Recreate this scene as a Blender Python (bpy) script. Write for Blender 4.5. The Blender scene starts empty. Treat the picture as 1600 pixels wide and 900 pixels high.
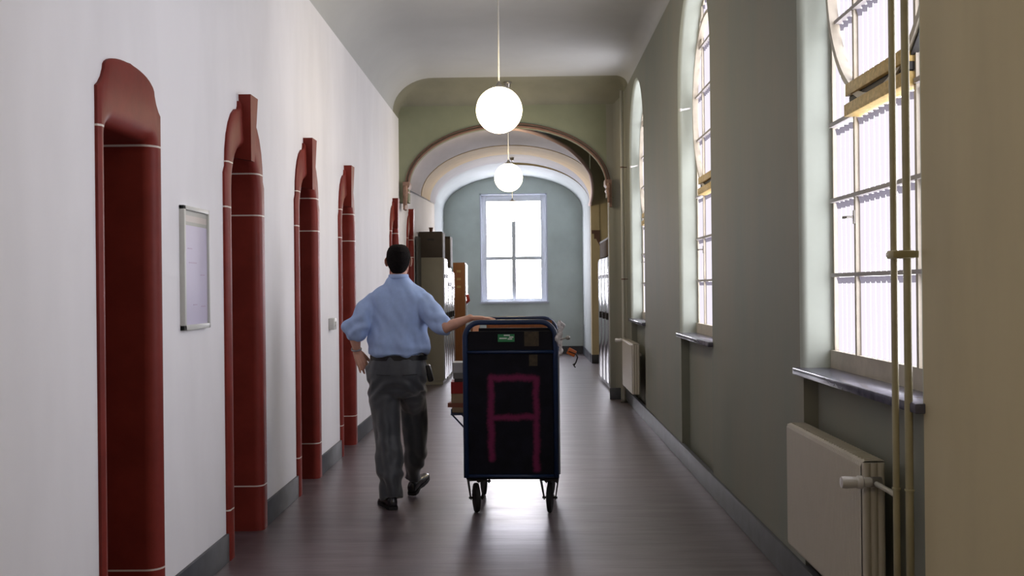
import bpy, bmesh, math, random
from math import sin, cos, pi, radians, sqrt, atan
from mathutils import Vector, Matrix, noise

random.seed(7)
sc = bpy.context.scene
col = sc.collection

# ------------------------------------------------------------------ camera, light, exposure
cam_d = bpy.data.cameras.new('camera'); cam = bpy.data.objects.new('camera', cam_d); col.objects.link(cam)
cam_d.sensor_width = 36.0; cam_d.lens = 36.0 * 1650 / 1600; cam_d.clip_start = .05; cam_d.clip_end = 200
psi = atan(21 / 1650)
cam.matrix_world = Matrix.Translation((0, 0, 1.5)) @ Matrix.Rotation(psi, 4, 'Z') @ Matrix.Rotation(pi / 2, 4, 'X') @ Matrix.Rotation(radians(-.6), 4, 'Z')
sc.camera = cam
sc.view_settings.view_transform = 'Standard'; sc.view_settings.look = 'None'
sc.view_settings.gamma = 1; sc.view_settings.use_curve_mapping = False
sc.view_settings.exposure = 0.0
sc.cycles.use_denoising = True
sc.cycles.max_bounces = 8; sc.cycles.diffuse_bounces = 6; sc.cycles.sample_clamp_indirect = 8
w = bpy.data.worlds.new('sky'); sc.world = w; w.use_nodes = True
w.node_tree.nodes['Background'].inputs[0].default_value = (.85, .9, 1, 1)
w.node_tree.nodes['Background'].inputs[1].default_value = 1.0
SIDE_WIN = 7.0      # daylight in the fluted side panes
END_WIN = 21.0       # daylight in the end window
LAMP = 19.0          # globe lamps

# ------------------------------------------------------------------ material helpers
def mat(name, c, rough=.6, metal=0, var=0, vscale=3, bump=0, bscale=40, spec=.5, stretch=(1, 1, 1), c2=None, coat=0, detail=4):
    m = bpy.data.materials.new(name); m.use_nodes = True
    nt = m.node_tree; N = nt.nodes; L = nt.links; b = N['Principled BSDF']
    b.inputs['Base Color'].default_value = (*c, 1); b.inputs['Roughness'].default_value = rough
    b.inputs['Metallic'].default_value = metal; b.inputs['Specular IOR Level'].default_value = spec
    b.inputs['Coat Weight'].default_value = coat; b.inputs['Coat Roughness'].default_value = .12
    if var or c2 or bump:
        g = N.new('ShaderNodeNewGeometry'); mp = N.new('ShaderNodeMapping'); mp.inputs['Scale'].default_value = stretch
        L.new(g.outputs['Position'], mp.inputs[0])
    if var or c2:
        t = N.new('ShaderNodeTexNoise'); t.inputs['Scale'].default_value = vscale; t.inputs['Detail'].default_value = detail
        t.inputs['Roughness'].default_value = .6
        L.new(mp.outputs[0], t.inputs['Vector'])
        r = N.new('ShaderNodeValToRGB')
        r.color_ramp.elements[0].position = .35; r.color_ramp.elements[1].position = .65
        a = c2 if c2 else tuple(x * (1 - var) for x in c); z = c if c2 else tuple(min(1, x * (1 + var)) for x in c)
        r.color_ramp.elements[0].color = (*a, 1); r.color_ramp.elements[1].color = (*z, 1)
        L.new(t.outputs['Fac'], r.inputs[0]); L.new(r.outputs[0], b.inputs['Base Color'])
    if bump:
        t2 = N.new('ShaderNodeTexNoise'); t2.inputs['Scale'].default_value = bscale; t2.inputs['Detail'].default_value = 3
        L.new(mp.outputs[0], t2.inputs['Vector'])
        bp = N.new('ShaderNodeBump'); bp.inputs['Strength'].default_value = bump; bp.inputs['Distance'].default_value = .01
        L.new(t2.outputs['Fac'], bp.inputs['Height']); L.new(bp.outputs[0], b.inputs['Normal'])
    return m

def srgb(r, g, b):
    f = lambda v: (v / 255 / 12.92) if v / 255 <= .04045 else ((v / 255 + .055) / 1.055) ** 2.4
    return (f(r), f(g), f(b))

def emis(name, c, s, base=.8):
    m = bpy.data.materials.new(name); m.use_nodes = True; b = m.node_tree.nodes['Principled BSDF']
    b.inputs['Base Color'].default_value = (base, base, base, 1); b.inputs['Roughness'].default_value = .5
    b.inputs['Emission Color'].default_value = (*c, 1); b.inputs['Emission Strength'].default_value = s
    return m

def nmath(N, L, op, a, b=None, c=None):
    n = N.new('ShaderNodeMath'); n.operation = op
    for i, v in enumerate((a, b, c)):
        if v is None: continue
        if isinstance(v, (int, float)): n.inputs[i].default_value = v
        else: L.new(v, n.inputs[i])
    return n.outputs[0]

M = {}
# plaster of the left wall: slightly stained white
M['wall_left'] = mat('white_plaster', (.78, .775, .80), .75, var=.06, vscale=1.1, bump=.12, bscale=9, stretch=(1, 1, .35), spec=.3)
M['wall_right'] = mat('grey_green_plaster', (.235, .255, .215), .7, var=.1, vscale=1.6, bump=.12, bscale=9, stretch=(1, 1, .3), spec=.3, c2=(.275, .265, .215))
M['wall_near'] = mat('warm_lit_plaster', (.60, .52, .33), .7, var=.08, vscale=1.6, bump=.12, bscale=9, stretch=(1, 1, .3), spec=.3)  # warm light on the near right wall put into its plaster colour
M['reveal'] = mat('pale_plaster', (.50, .545, .48), .7, var=.05, vscale=3, spec=.3)
M['ceiling'] = mat('ceiling_plaster', (.46, .47, .465), .8, var=.03, vscale=1.5, bump=.06, bscale=6, spec=.2)
M['arch'] = mat('olive_arch_plaster', (.25, .265, .18), .8, var=.06, vscale=2, spec=.2)
M['vault'] = mat('vault_plaster', (.46, .42, .42), .75, var=.08, vscale=2.5, bump=.1, bscale=5, stretch=(1, .15, 1), spec=.2)
M['glow_band'] = mat('vault_lamp_glow', (.66, .50, .25), .75, var=.06, vscale=3, spec=.2)
M['farvault'] = mat('pale_far_vault', (.36, .36, .41), .75, var=.05, spec=.2)
M['niche'] = mat('dark_green_plaster', (.24, .27, .25), .8, var=.1, spec=.2)
M['blue_wall'] = mat('pale_blue_plaster', (.34, .37, .365), .75, var=.06, vscale=1.4, spec=.25)
M['yellow_pier'] = mat('cream_plaster', (.62, .53, .33), .75, var=.05, spec=.2)
M['moulding'] = mat('brown_moulding', (.16, .085, .06), .6, var=.15)
M['baseboard'] = mat('slate_baseboard', (.055, .06, .07), .45, var=.25, vscale=6)
M['sill'] = mat('slate_sill', (.10, .10, .14), .22, var=.3, vscale=14, stretch=(1, 1, 1))
M['frame'] = mat('beige_window_paint', (.50, .45, .36), .5, var=.12, vscale=8)
M['muntin'] = mat('grey_muntin_paint', (.42, .39, .38), .5)
M['transom'] = mat('ochre_window_paint', (.74, .52, .18), .5, c2=(.50, .34, .10), vscale=45)
M['gap'] = mat('dark_gap', (.02, .018, .015), .6)
M['pane'] = emis('skylit_fluted_pane', (.93, .92, 1.0), SIDE_WIN)
M['fin'] = emis('skylit_glass_flute', (.86, .80, .92), .98, .06)
M['fin2'] = emis('skylit_glass_lip', (.42, .37, .50), .5, .06)
M['endpane'] = emis('skylit_end_pane', (.92, .90, 1.0), END_WIN)
M['endframe'] = mat('grey_end_frame', (.62, .64, .66), .45)
M['globe'] = emis('opal_glass', (1.0, .82, .52), LAMP)
M['metal'] = mat('brushed_metal', (.35, .33, .30), .35, metal=.8)
M['rod'] = mat('pale_lamp_rod', (.60, .58, .52), .4)
M['radiator'] = mat('cream_enamel', (.56, .52, .44), .32, spec=.5)
M['pipe'] = mat('cream_pipe_paint', (.42, .38, .24), .4, var=.1, vscale=6)
M['farpipe'] = mat('pale_pipe_paint', (.48, .47, .40), .4)
M['valve'] = mat('white_valve', (.68, .66, .64), .3)
M['doorleaf'] = mat('dark_red_door', (.055, .012, .012), .5)
M['poster_frame'] = mat('grey_frame', (.56, .57, .54), .45)
M['switch'] = mat('grey_switch', (.55, .55, .53), .4)

def red_mat(name, lines):
    m = mat(name, (.18, .024, .017), .5, var=.12, vscale=5, bump=.05, bscale=30, spec=.2)
    nt = m.node_tree; N = nt.nodes; L = nt.links; b = N['Principled BSDF']
    src = b.inputs['Base Color'].links[0].from_socket
    g = N.new('ShaderNodeNewGeometry'); sp = N.new('ShaderNodeSeparateXYZ'); L.new(g.outputs['Position'], sp.inputs[0])
    tot = None
    for z in lines:
        d = nmath(N, L, 'ABSOLUTE', nmath(N, L, 'SUBTRACT', sp.outputs['Z'], z))
        f = nmath(N, L, 'LESS_THAN', d, .0042)
        tot = f if tot is None else nmath(N, L, 'MAXIMUM', tot, f)
    mx = N.new('ShaderNodeMixRGB'); L.new(tot, mx.inputs[0]); L.new(src, mx.inputs[1]); mx.inputs[2].default_value = (.62, .55, .50, 1)
    L.new(mx.outputs[0], b.inputs['Base Color'])
    return m
M['red1'] = red_mat('red_glazed_surround', (.25, 2.155))
M['red'] = red_mat('red_glazed_arch_surround', (.28, 1.97, 2.225))

def floor_mat():
    m = bpy.data.materials.new('brown_linoleum'); m.use_nodes = True
    nt = m.node_tree; N = nt.nodes; L = nt.links; b = N['Principled BSDF']
    g = N.new('ShaderNodeNewGeometry')
    mp = N.new('ShaderNodeMapping'); mp.inputs['Scale'].default_value = (.8, 5, 1); L.new(g.outputs['Position'], mp.inputs[0])
    t = N.new('ShaderNodeTexNoise'); t.inputs['Scale'].default_value = 1.6; t.inputs['Detail'].default_value = 7; t.inputs['Roughness'].default_value = .65
    L.new(mp.outputs[0], t.inputs['Vector'])
    r = N.new('ShaderNodeValToRGB'); e = r.color_ramp.elements
    e[0].position = .32; e[0].color = (.062, .044, .047, 1); e[1].position = .7; e[1].color = (.155, .118, .135, 1)
    L.new(t.outputs['Fac'], r.inputs[0]); L.new(r.outputs[0], b.inputs['Base Color'])
    rr = N.new('ShaderNodeMapRange'); rr.inputs[3].default_value = .30; rr.inputs[4].default_value = .50
    t3 = N.new('ShaderNodeTexNoise'); t3.inputs['Scale'].default_value = 2.2; t3.inputs['Detail'].default_value = 5; L.new(mp.outputs[0], t3.inputs['Vector'])
    L.new(t3.outputs['Fac'], rr.inputs[0]); L.new(rr.outputs[0], b.inputs['Roughness'])
    mp2 = N.new('ShaderNodeMapping'); mp2.inputs['Scale'].default_value = (1.2, 14, 1); L.new(g.outputs['Position'], mp2.inputs[0])
    t2 = N.new('ShaderNodeTexNoise'); t2.inputs['Scale'].default_value = 3; t2.inputs['Detail'].default_value = 4; L.new(mp2.outputs[0], t2.inputs['Vector'])
    bp = N.new('ShaderNodeBump'); bp.inputs['Strength'].default_value = .5; bp.inputs['Distance'].default_value = .004
    L.new(t2.outputs['Fac'], bp.inputs['Height']); L.new(bp.outputs[0], b.inputs['Normal'])
    b.inputs['Specular IOR Level'].default_value = 1.0
    b.inputs['Coat Weight'].default_value = .35; b.inputs['Coat Roughness'].default_value = .30
    return m
M['floor'] = floor_mat()

# ------------------------------------------------------------------ mesh helpers
def link(name, me, m=None, parent=None, smooth=False):
    o = bpy.data.objects.new(name, me); col.objects.link(o)
    if m is not None:
        for x in (m if isinstance(m, (list, tuple)) else [m]): me.materials.append(x)
    if parent is not None: o.parent = parent
    if smooth:
        me.polygons.foreach_set('use_smooth', [True] * len(me.polygons))
    return o

def build(name, bm, m=None, parent=None, smooth=False, auto=None, normals=True):
    if normals: bmesh.ops.recalc_face_normals(bm, faces=bm.faces)
    me = bpy.data.meshes.new(name); bm.to_mesh(me); bm.free()
    o = link(name, me, m, parent, smooth or auto is not None)
    if auto is not None: me.set_sharp_from_angle(angle=radians(auto))
    return o

def empty(name, loc=(0, 0, 0), rz=0, parent=None):
    o = bpy.data.objects.new(name, None); col.objects.link(o); o.location = loc; o.rotation_euler.z = rz
    o.empty_display_size = .05
    if parent: o.parent = parent
    return o

def tag(o, label=None, cat=None, group=None, kind=None):
    if label: o['label'] = label
    if cat: o['category'] = cat
    if group: o['group'] = group
    if kind: o['kind'] = kind
    return o

def box(bm, x0, x1, y0, y1, z0, z1, bev=0, mi=0, mtx=None):
    v = [bm.verts.new((x, y, z)) for x in (x0, x1) for y in (y0, y1) for z in (z0, z1)]
    fs = [bm.faces.new([v[i] for i in q]) for q in ((0, 1, 3, 2), (4, 6, 7, 5), (0, 4, 5, 1), (2, 3, 7, 6), (0, 2, 6, 4), (1, 5, 7, 3))]
    for f in fs: f.material_index = mi
    if bev:
        es = list({e for f in fs for e in f.edges})
        r = bmesh.ops.bevel(bm, geom=es, offset=bev, segments=2, affect='EDGES', profile=.5)
        v = list({vv for f in r['faces'] for vv in f.verts} | {vv for vv in v if vv.is_valid})
    if mtx is not None: bmesh.ops.transform(bm, matrix=mtx, verts=[q for q in v if q.is_valid])
    return v

def frame_of(d, up=Vector((0, 0, 1))):
    d = d.normalized()
    if abs(d.dot(up)) > .98: up = Vector((0, 1, 0))
    s = d.cross(up).normalized(); return s, s.cross(d).normalized()

def tube(bm, pts, r, n=12, cap=True, mi=0, flat=None, up=Vector((0, 0, 1))):
    """tube along pts; r a number or per-point list; flat = per-point or single ratio of second axis"""
    pts = [Vector(p) for p in pts]; k = len(pts)
    rs = r if isinstance(r, (list, tuple)) else [r] * k
    fl = flat if isinstance(flat, (list, tuple)) else [flat or 1] * k
    rings = []; s = None
    for i, p in enumerate(pts):
        d = (pts[min(i + 1, k - 1)] - pts[max(i - 1, 0)])
        if s is None: s, u = frame_of(d, up)
        else:
            dn = d.normalized(); s = (s - dn * s.dot(dn)).normalized(); u = s.cross(dn).normalized()
        rings.append([bm.verts.new(p + s * cos(2 * pi * j / n) * rs[i] + u * sin(2 * pi * j / n) * rs[i] * fl[i]) for j in range(n)])
    for a, b in zip(rings, rings[1:]):
        for j in range(n):
            f = bm.faces.new((a[j], a[(j + 1) % n], b[(j + 1) % n], b[j])); f.material_index = mi
    if cap:
        bm.faces.new(rings[0]).material_index = mi; bm.faces.new(rings[-1]).material_index = mi
    return rings

def lathe(bm, prof, c=(0, 0, 0), n=32, mi=0, axis='Z'):
    rings = []
    for r, h in prof:
        ring = []
        for j in range(n):
            a = 2 * pi * j / n
            p = (c[0] + r * cos(a), c[1] + r * sin(a), c[2] + h) if axis == 'Z' else (c[0] + h, c[1] + r * cos(a), c[2] + r * sin(a))
            ring.append(bm.verts.new(p))
        rings.append(ring)
    for a, b in zip(rings, rings[1:]):
        for j in range(n): bm.faces.new((a[j], a[(j + 1) % n], b[(j + 1) % n], b[j])).material_index = mi
    bm.faces.new(rings[0]).material_index = mi; bm.faces.new(rings[-1]).material_index = mi

def bridge(bm, A, B, mi=0, closed=False):
    n = len(A)
    for i in range(n if closed else n - 1):
        j = (i + 1) % n
        if (A[i].co - A[j].co).length < 1e-7 and (B[i].co - B[j].co).length < 1e-7: continue
        try: bm.faces.new((A[i], A[j], B[j], B[i])).material_index = mi
        except ValueError: pass

def Box(name, dims, m, parent=None, bev=0, **kw):
    bm = bmesh.new(); box(bm, *dims, bev=bev); return build(name, bm, m, parent, auto=35 if bev else None)

def copy_tree(o, parent=None):
    c = o.copy(); col.objects.link(c); c.parent = parent
    for ch in list(o.children): copy_tree(ch, c)
    return c

# ------------------------------------------------------------------ dimensions of the corridor
XL, XR = -1.675, 1.33
Y0, YA, YAB = -3.6, 14.1, 14.32        # back wall, arch wall
ZC = 4.2
WIN = [(4.35, .76), (8.34, .76), (12.56, .76)]   # centre y, half width
Z_SILL, Z_SPR = 1.10, 3.17

# ---- floor
bm = bmesh.new(); box(bm, -3.0, 2.6, Y0 - .3, 24.4, -.2, 0)
tag(build('floor', bm, M['floor']), kind='structure')

# ---- left wall with rectangular holes behind the door surrounds
DOORS = [(4.45, .35, 1), (6.27, .43, 2), (8.07, .43, 2), (9.87, .43, 2), (13.45, .43, 2), (15.3, .43, 2)]
bm = bmesh.new()
y = Y0; holes = [(c - h + .045, c + h - .045, 2.25 if k == 1 else 2.2) for c, h, k in DOORS]
def quad(bm, pts, mi=0):
    bm.faces.new([bm.verts.new(p) for p in pts]).material_index = mi
for a, b, zt in holes + [(19.6, 19.6, 0)]:
    if zt == 2.2:      # narrower upper part behind the arched surround
        ya_, yb_ = a + .10, b - .10
        for p, q in ((a, ya_), (yb_, b)): quad(bm, [(XL, p, 2.2), (XL, q, 2.2), (XL, q, 2.44), (XL, p, 2.44)])
        for yy in (ya_, yb_): quad(bm, [(XL, yy, 2.2), (XL - .5, yy, 2.2), (XL - .5, yy, 2.44), (XL, yy, 2.44)])
        zt = 2.44
    quad(bm, [(XL, y, 0), (XL, a, 0), (XL, a, 4.4), (XL, y, 4.4)])
    if b > a:
        quad(bm, [(XL, a, zt), (XL, b, zt), (XL, b, 4.4), (XL, a, 4.4)])
        # thickness of the wall round the hole
        for yy in (a, b): quad(bm, [(XL, yy, 0), (XL - .5, yy, 0), (XL - .5, yy, zt), (XL, yy, zt)])
        quad(bm, [(XL, a, zt), (XL, b, zt), (XL - .5, b, zt), (XL - .5, a, zt)])
        quad(bm, [(XL - .5, a, 0), (XL - .5, b, 0), (XL - .5, b, zt), (XL - .5, a, zt)])
    y = b
tag(build('wall_left', bm, M['wall_left'], normals=False), kind='structure')
Box('wall_back', (XL - .3, XR + .3, Y0 - .25, Y0, 0, 4.4), M['wall_left'])['kind'] = 'structure'

# ---- right wall: arched window openings with rounded plaster edges
NARC = 28
def win_outline(h, grow=0):
    """open list (dy, z) from sill at -h over the arch to sill at +h"""
    R = h + grow; pts = [(-R, Z_SILL)] + [(-R, Z_SILL + (Z_SPR - Z_SILL) * i / 4) for i in range(1, 4)]
    pts += [(-R * cos(pi * i / NARC), Z_SPR + R * sin(pi * i / NARC)) for i in range(NARC + 1)]
    pts += [(R, Z_SPR - (Z_SPR - Z_SILL) * i / 4) for i in range(1, 5)]
    return pts
bm = bmesh.new(); y = Y0; FIL = .035
for yc, h in WIN:
    H = h + FIL
    quad(bm, [(XR, y, 0), (XR, yc - H, 0), (XR, yc - H, 4.4), (XR, y, 4.4)])
    a, b, zn = yc - H + .03, yc + H - .06, Z_SILL - .01
    D = .07
    for (p, q) in ((yc - H, a), (b, yc + H)): quad(bm, [(XR, p, 0), (XR, q, 0), (XR, q, zn), (XR, p, zn)])
    # apron under the sill is set back as a shallow niche
    bn = bmesh.new()
    quad(bn, [(XR + D, a, 0), (XR + D, b, 0), (XR + D, b, zn), (XR + D, a, zn)])
    for yy in (a, b): quad(bn, [(XR, yy, 0), (XR + D, yy, 0), (XR + D, yy, zn), (XR, yy, zn)])
    tag(build('wall_niche', bn, M['wall_right'], normals=False), kind='structure')
    out = [p for p in win_outline(h, FIL) if p[1] >= Z_SPR - 1e-6]
    for p, q in zip(out, out[1:]):
        if q[0] - p[0] > 1e-5: quad(bm, [(XR, yc + p[0], p[1]), (XR, yc + q[0], q[1]), (XR, yc + q[0], 4.4), (XR, yc + p[0], 4.4)])
    y = yc + H
for f in bm.faces:
    if f.calc_center_median().y < 3.57: f.material_index = 1
quad(bm, [(XR, y, 0), (XR, YA + .3, 0), (XR, YA + .3, 4.4), (XR, y, 4.4)])
tag(build('wall_right', bm, [M['wall_right'], M['wall_near']], normals=False), kind='structure')

XG = 1.475
def make_window(n, yc, h):
    root = empty('window_%d' % n, (0, yc, 0)); tag(root, kind='structure')
    # plaster reveal with a rounded front edge
    bm = bmesh.new(); rings = []
    for k in range(7):
        a = pi / 2 * k / 6; g = FIL * (1 - sin(a)); x = XR + FIL * (1 - cos(a))
        rings.append([bm.verts.new((x, p[0], p[1])) for p in win_outline(h, g)])
    rings.append([bm.verts.new((XG + .06, p[0], p[1])) for p in win_outline(h, 0)])
    for A, B in zip(rings, rings[1:]): bridge(bm, A, B)
    build('reveal', bm, M['reveal'], root, auto=50)
    # slate sill board
    bm = bmesh.new(); box(bm, XR - .035, XG + .02, -h - .05, h + .05, Z_SILL - .035, Z_SILL, bev=.006)
    build('sill', bm, M['sill'], root, auto=40)
    # outer frame
    def ring_sweep(bm, outer, inner, x0, x1, mi=0, closed=False):
        R = [[bm.verts.new((x, p[0], p[1])) for p in L] for x, L in ((x1, outer), (x0, outer), (x0, inner), (x1, inner))]
        for A, B in zip(R, R[1:] + R[:1]): bridge(bm, A, B, mi, closed)
    bm = bmesh.new()
    ring_sweep(bm, win_outline(h, .01), win_outline(h, -.022), XG + .008, XG + .05)
    box(bm, XG - .008, XG + .05, -h, h, Z_SILL, Z_SILL + .085)
    for s in (-1, 1):
        box(bm, XG - .006, XG + .03, s * .37 - .012, s * .37 + .012, Z_SILL + .05, Z_SPR + sqrt((h - .03) ** 2 - .37 ** 2))
    build('window_frame', bm, M['frame'], root, auto=40)
    # glazing bars
    bm = bmesh.new()
    for z in (1.545, 1.90, 2.73, 3.10, 3.47):
        hw = h - .03 if z < Z_SPR else sqrt((h - .03) ** 2 - (z - Z_SPR) ** 2)
        box(bm, XG - .012, XG + .02, -hw, hw, z - .009, z + .009)
    build('glazing_bar', bm, M['muntin'], root)
    # transom with the sash gap
    bm = bmesh.new()
    box(bm, XG - .05, XG + .03, -.37, .37, 2.245, 2.300, bev=.005)
    box(bm, XG - .045, XG + .03, -.37, .37, 2.335, 2.39, bev=.005)
    tr_ = build('transom', bm, M['transom'], root, auto=40)
    bm = bmesh.new(); box(bm, XG - .025, XG + .03, -.37, .37, 2.305, 2.335); build('sash_gap', bm, M['gap'], tr_)
    bm = bmesh.new(); box(bm, XG - .012, XG + .02, -h + .03, -.37, 2.25, 2.27); box(bm, XG - .012, XG + .02, .37, h - .03, 2.25, 2.27)
    build('glazing_bar', bm, M['muntin'], root)
    # round pivoting sash
    bm = bmesh.new(); cz = 2.968; R = .70
    circ = lambda r: [(r * cos(2 * pi * i / 56), cz + r * sin(2 * pi * i / 56)) for i in range(56)]
    ring_sweep(bm, circ(R), circ(R - .03), XG - .034, XG + .01, 0, True)
    ring_sweep(bm, circ(R + .014), circ(R), XG - .022, XG + .005, 1, True)
    build('round_sash', bm, [M['frame'], M['gap']], root, auto=40)
    # skylit pane and its flutes
    bm = bmesh.new(); o = win_outline(h, -.03)
    bm.faces.new([bm.verts.new((XG + .03, p[0], p[1])) for p in o])
    me_o = build('pane', bm, M['pane'], root, normals=False)
    bm = bmesh.new(); yy = -h + .09
    while yy < h - .06:
        zt = Z_SPR + sqrt(max(0, (h - .035) ** 2 - yy * yy))
        z = Z_SILL + .08
        # narrow rib, a little wider under each bar
        for zb in (1.545, 1.90, 2.25, 2.73, 3.10, 3.47, 9):
            z1 = min(zb - .01, zt)
            if z1 > z + .02:
                W_ = .0085
                A = [bm.verts.new(q) for q in ((XG + .029, yy - W_, z), (XG + .012, yy, z), (XG + .029, yy + W_, z))]
                B = [bm.verts.new(q) for q in ((XG + .029, yy - W_, z1 - .03), (XG + .012, yy, z1 - .03), (XG + .029, yy + W_, z1 - .03))]
                C_ = [bm.verts.new(q) for q in ((XG + .029, yy - W_ * 2, z1), (XG + .004, yy, z1), (XG + .029, yy + W_ * 2, z1))]
                bridge(bm, A, B); bridge(bm, B, C_, 1)
            z = zb + .01
            if z > zt: break
        yy += .068
    build('pane_flutes', bm, [M['fin'], M['fin2']], root)
    # stay on the mullion
    bm = bmesh.new(); tube(bm, [(XG - .01, .37, 1.80), (XG - .04, .37, 1.80), (XG - .05, .40, 1.80)], .006, 8)
    box(bm, XG - .012, XG - .004, .360, .380, 1.77, 1.83)
    build('window_latch', bm, M['metal'], root)
    bm = bmesh.new(); tube(bm, [(XG - .05, h - .06, 3.02), (XG - .13, h - .10, 3.0)], .008, 8); lathe(bm, [(.001, -.014), (.014, -.008), (.016, 0), (.014, .008), (.001, .014)], (XG - .14, h - .10, 3.0), 10)
    build('sash_stay', bm, M['valve'], root)
    return root
for i, (yc, h) in enumerate(WIN): make_window(i + 1, yc, h)

# ---- ceiling with coves towards both walls and the arch wall
bm = bmesh.new()
def cove(d, r, b):
    d = max(0, min(d, r)); return b * (1 - sqrt(max(0, 1 - ((r - d) / r) ** 2)))
def ease(a, b, r0, r1, n):   # coordinates dense near both ends
    L = [a + r0 * (1 - cos(pi / 2 * i / 12)) for i in range(12)]
    L += [a + r0 + (b - a - r0 - r1) * i / n for i in range(n)]
    L += [b - r1 * (1 - sin(pi / 2 * i / 12)) if False else b - r1 + r1 * sin(pi / 2 * i / 12) for i in range(13)]
    return L
xs = ease(XL, XR, .62, .16, 8); ys = [Y0] + ease(Y0 + .01, YA, .01, .60, 12)
G = []
for x in xs:
    row = []
    for yv in ys:
        z = ZC - max(cove(x - XL, .52, .42), cove(XR - x, .16, .12), cove(YA - yv, .60, .26))
        row.append(bm.verts.new((x, yv, z)))
    G.append(row)
for a, b in zip(G, G[1:]): bridge(bm, a, b)
bm.faces.ensure_lookup_table()
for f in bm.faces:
    if f.calc_center_median().y > YA - .60: f.material_index = 1  # shade in the end cove painted as a darker band
tag(build('ceiling', bm, [M['ceiling'], mat('cove_shade_band', (.21, .205, .155), .8, var=.08, vscale=2)], smooth=True), kind='structure')
# solid slab over the plaster, so no daylight leaks in
tag(Box('ceiling_slab', (-3.0, 2.9, Y0 - .3, 24.4, 4.62, 4.8), M['ceiling']), kind='structure')

# ---- arch wall
ACX, AHW, ASP, ARI = -.225, 1.325, 2.88, .785
def ell(cx, hw, sp, ri, n=40): return [(cx - hw * cos(pi * i / n), sp + ri * sin(pi * i / n)) for i in range(n + 1)]
bm = bmesh.new(); e = ell(ACX, AHW, ASP, ARI)
pts = [(e[0][0], 2.62)] + e + [(e[-1][0], 2.55)]
for yy in (YA, YAB):
    L = [bm.verts.new((p[0], yy, p[1])) for p in e]; T = [bm.verts.new((p[0], yy, 4.5)) for p in e]
    bridge(bm, L, T)
A = [bm.verts.new((p[0], YA, p[1])) for p in e]; B = [bm.verts.new((p[0], YAB, p[1])) for p in e]; bridge(bm, A, B)
box(bm, XL - .05, e[0][0], YA, YAB, 2.66, 4.5)
build('wall_arch', bm, M['arch'], normals=True)['kind'] = 'structure'
bm = bmesh.new(); box(bm, 1.125, XR + .15, YA, YAB, 0, 2.7, bev=.012); box(bm, e[-1][0], XR + .15, YA + .001, YAB, 2.7, 4.5)
build('wall_pier', bm, M['wall_right'], auto=40)['kind'] = 'structure'
# rounded vertical fillet between right wall and arch wall, and the raised border of the lunette
bm = bmesh.new(); R = .14
prof = [(XR - R * (1 - cos(a)) if False else XR - R + R * cos(a), YA - R + R * sin(a)) for a in [pi / 2 * i / 8 for i in range(9)]]
A = [bm.verts.new((p[0], p[1], 0)) for p in prof]; B = [bm.verts.new((p[0], p[1], 4.12)) for p in prof]; bridge(bm, A, B)
tag(build('wall_corner', bm, M['wall_right'], smooth=True), kind='structure')
# brown moulding on the arch edge
bm = bmesh.new(); e2 = ell(ACX, AHW, ASP, ARI, 60)
tube(bm, [(p[0], YA - .006, p[1]) for p in e2], .018, 8)
e3 = ell(ACX, AHW + .035, ASP, ARI + .035, 60); tube(bm, [(p[0], YA - .004, p[1]) for p in e3], .010, 8)
tag(build('trim_1', bm, M['moulding'], smooth=True), kind='structure')
# corbels
def corbel(n, x0, sgn):
    bm = bmesh.new()
    prof = [(0, 2.56), (.03, 2.57), (.035, 2.63), (.02, 2.66), (.05, 2.74), (.075, 2.80), (.06, 2.83), (.085, 2.86), (.085, 2.93), (0, 2.93)]
    F_ = [[bm.verts.new((x0 + sgn * p[0], yy, p[1])) for p in prof] for yy in (YA - .05, YAB)]
    bridge(bm, F_[0], F_[1], 0, True); bm.faces.new(F_[0]); bm.faces.new(F_[1])
    tube(bm, [(x0 + sgn * .04, YA - .055, z) for z in (2.62, 2.70, 2.78, 2.88)], [.016, .022, .032, .02], 10)
    o = build('trim_%d' % n, bm, mat('corbel_paint', (.25, .15, .11), .6, var=.25, vscale=20), auto=40); tag(o, kind='structure')
corbel(2, -1.62, 1); corbel(3, 1.16, -1)

# ---- vaulted passage behind the arch; its right flank is cut by a groin over a dark side recess
def vprof(yv, th):
    t = (yv - YAB) / (20.8 - YAB)
    cx = -.235 + .045 * t; hw = 1.385 + .09 * t; sp = 2.88 + .24 * t; ri = .785 + .02 * t
    return (cx - hw * cos(th), sp + ri * sin(th))
def y_front(th):          # th runs 0 (left springing) .. pi (right springing)
    if th < pi / 2: return YAB
    a = pi - th; a = math.degrees(a)
    pts = [(0, 20.8), (10, 19.2), (26, 17.0), (51, 15.5), (69, 14.8), (84, YAB), (90, YAB)]
    for (p, q), (r, s) in zip(pts, pts[1:]):
        if a <= r: return q + (s - q) * (a - p) / (r - p)
    return YAB
NT = 56
def vault_part(name, f0, f1, m, shrink=0, NY=8):
    bm = bmesh.new(); G = []
    for i in range(NT + 1):
        th = pi * i / NT; y0 = f0(th); y1 = max(y0 + .001, f1(th)); row = []
        for j in range(NY + 1):
            yv = y0 + (y1 - y0) * j / NY; x, z = vprof(yv, th)
            row.append(bm.verts.new((x + shrink * cos(th), yv, z - shrink * sin(th))))
        if shrink:
            x, z = vprof(y0, th); row.insert(0, bm.verts.new((x, y0, z)))
        G.append(row)
    for a, b in zip(G, G[1:]): bridge(bm, a, b)
    tag(build(name, bm, m, auto=50), kind='structure')
ybk = lambda th: 19.6 + 1.2 * th / pi
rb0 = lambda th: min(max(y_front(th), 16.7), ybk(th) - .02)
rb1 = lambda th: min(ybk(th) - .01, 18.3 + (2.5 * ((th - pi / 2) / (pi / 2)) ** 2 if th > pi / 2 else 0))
vault_part('ceiling_vault', y_front, rb0, M['vault'])
vault_part('ceiling_glow_band', rb0, rb1, M['glow_band'], .008)  # yellow glow of the far lamp painted as a band on the vault
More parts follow.
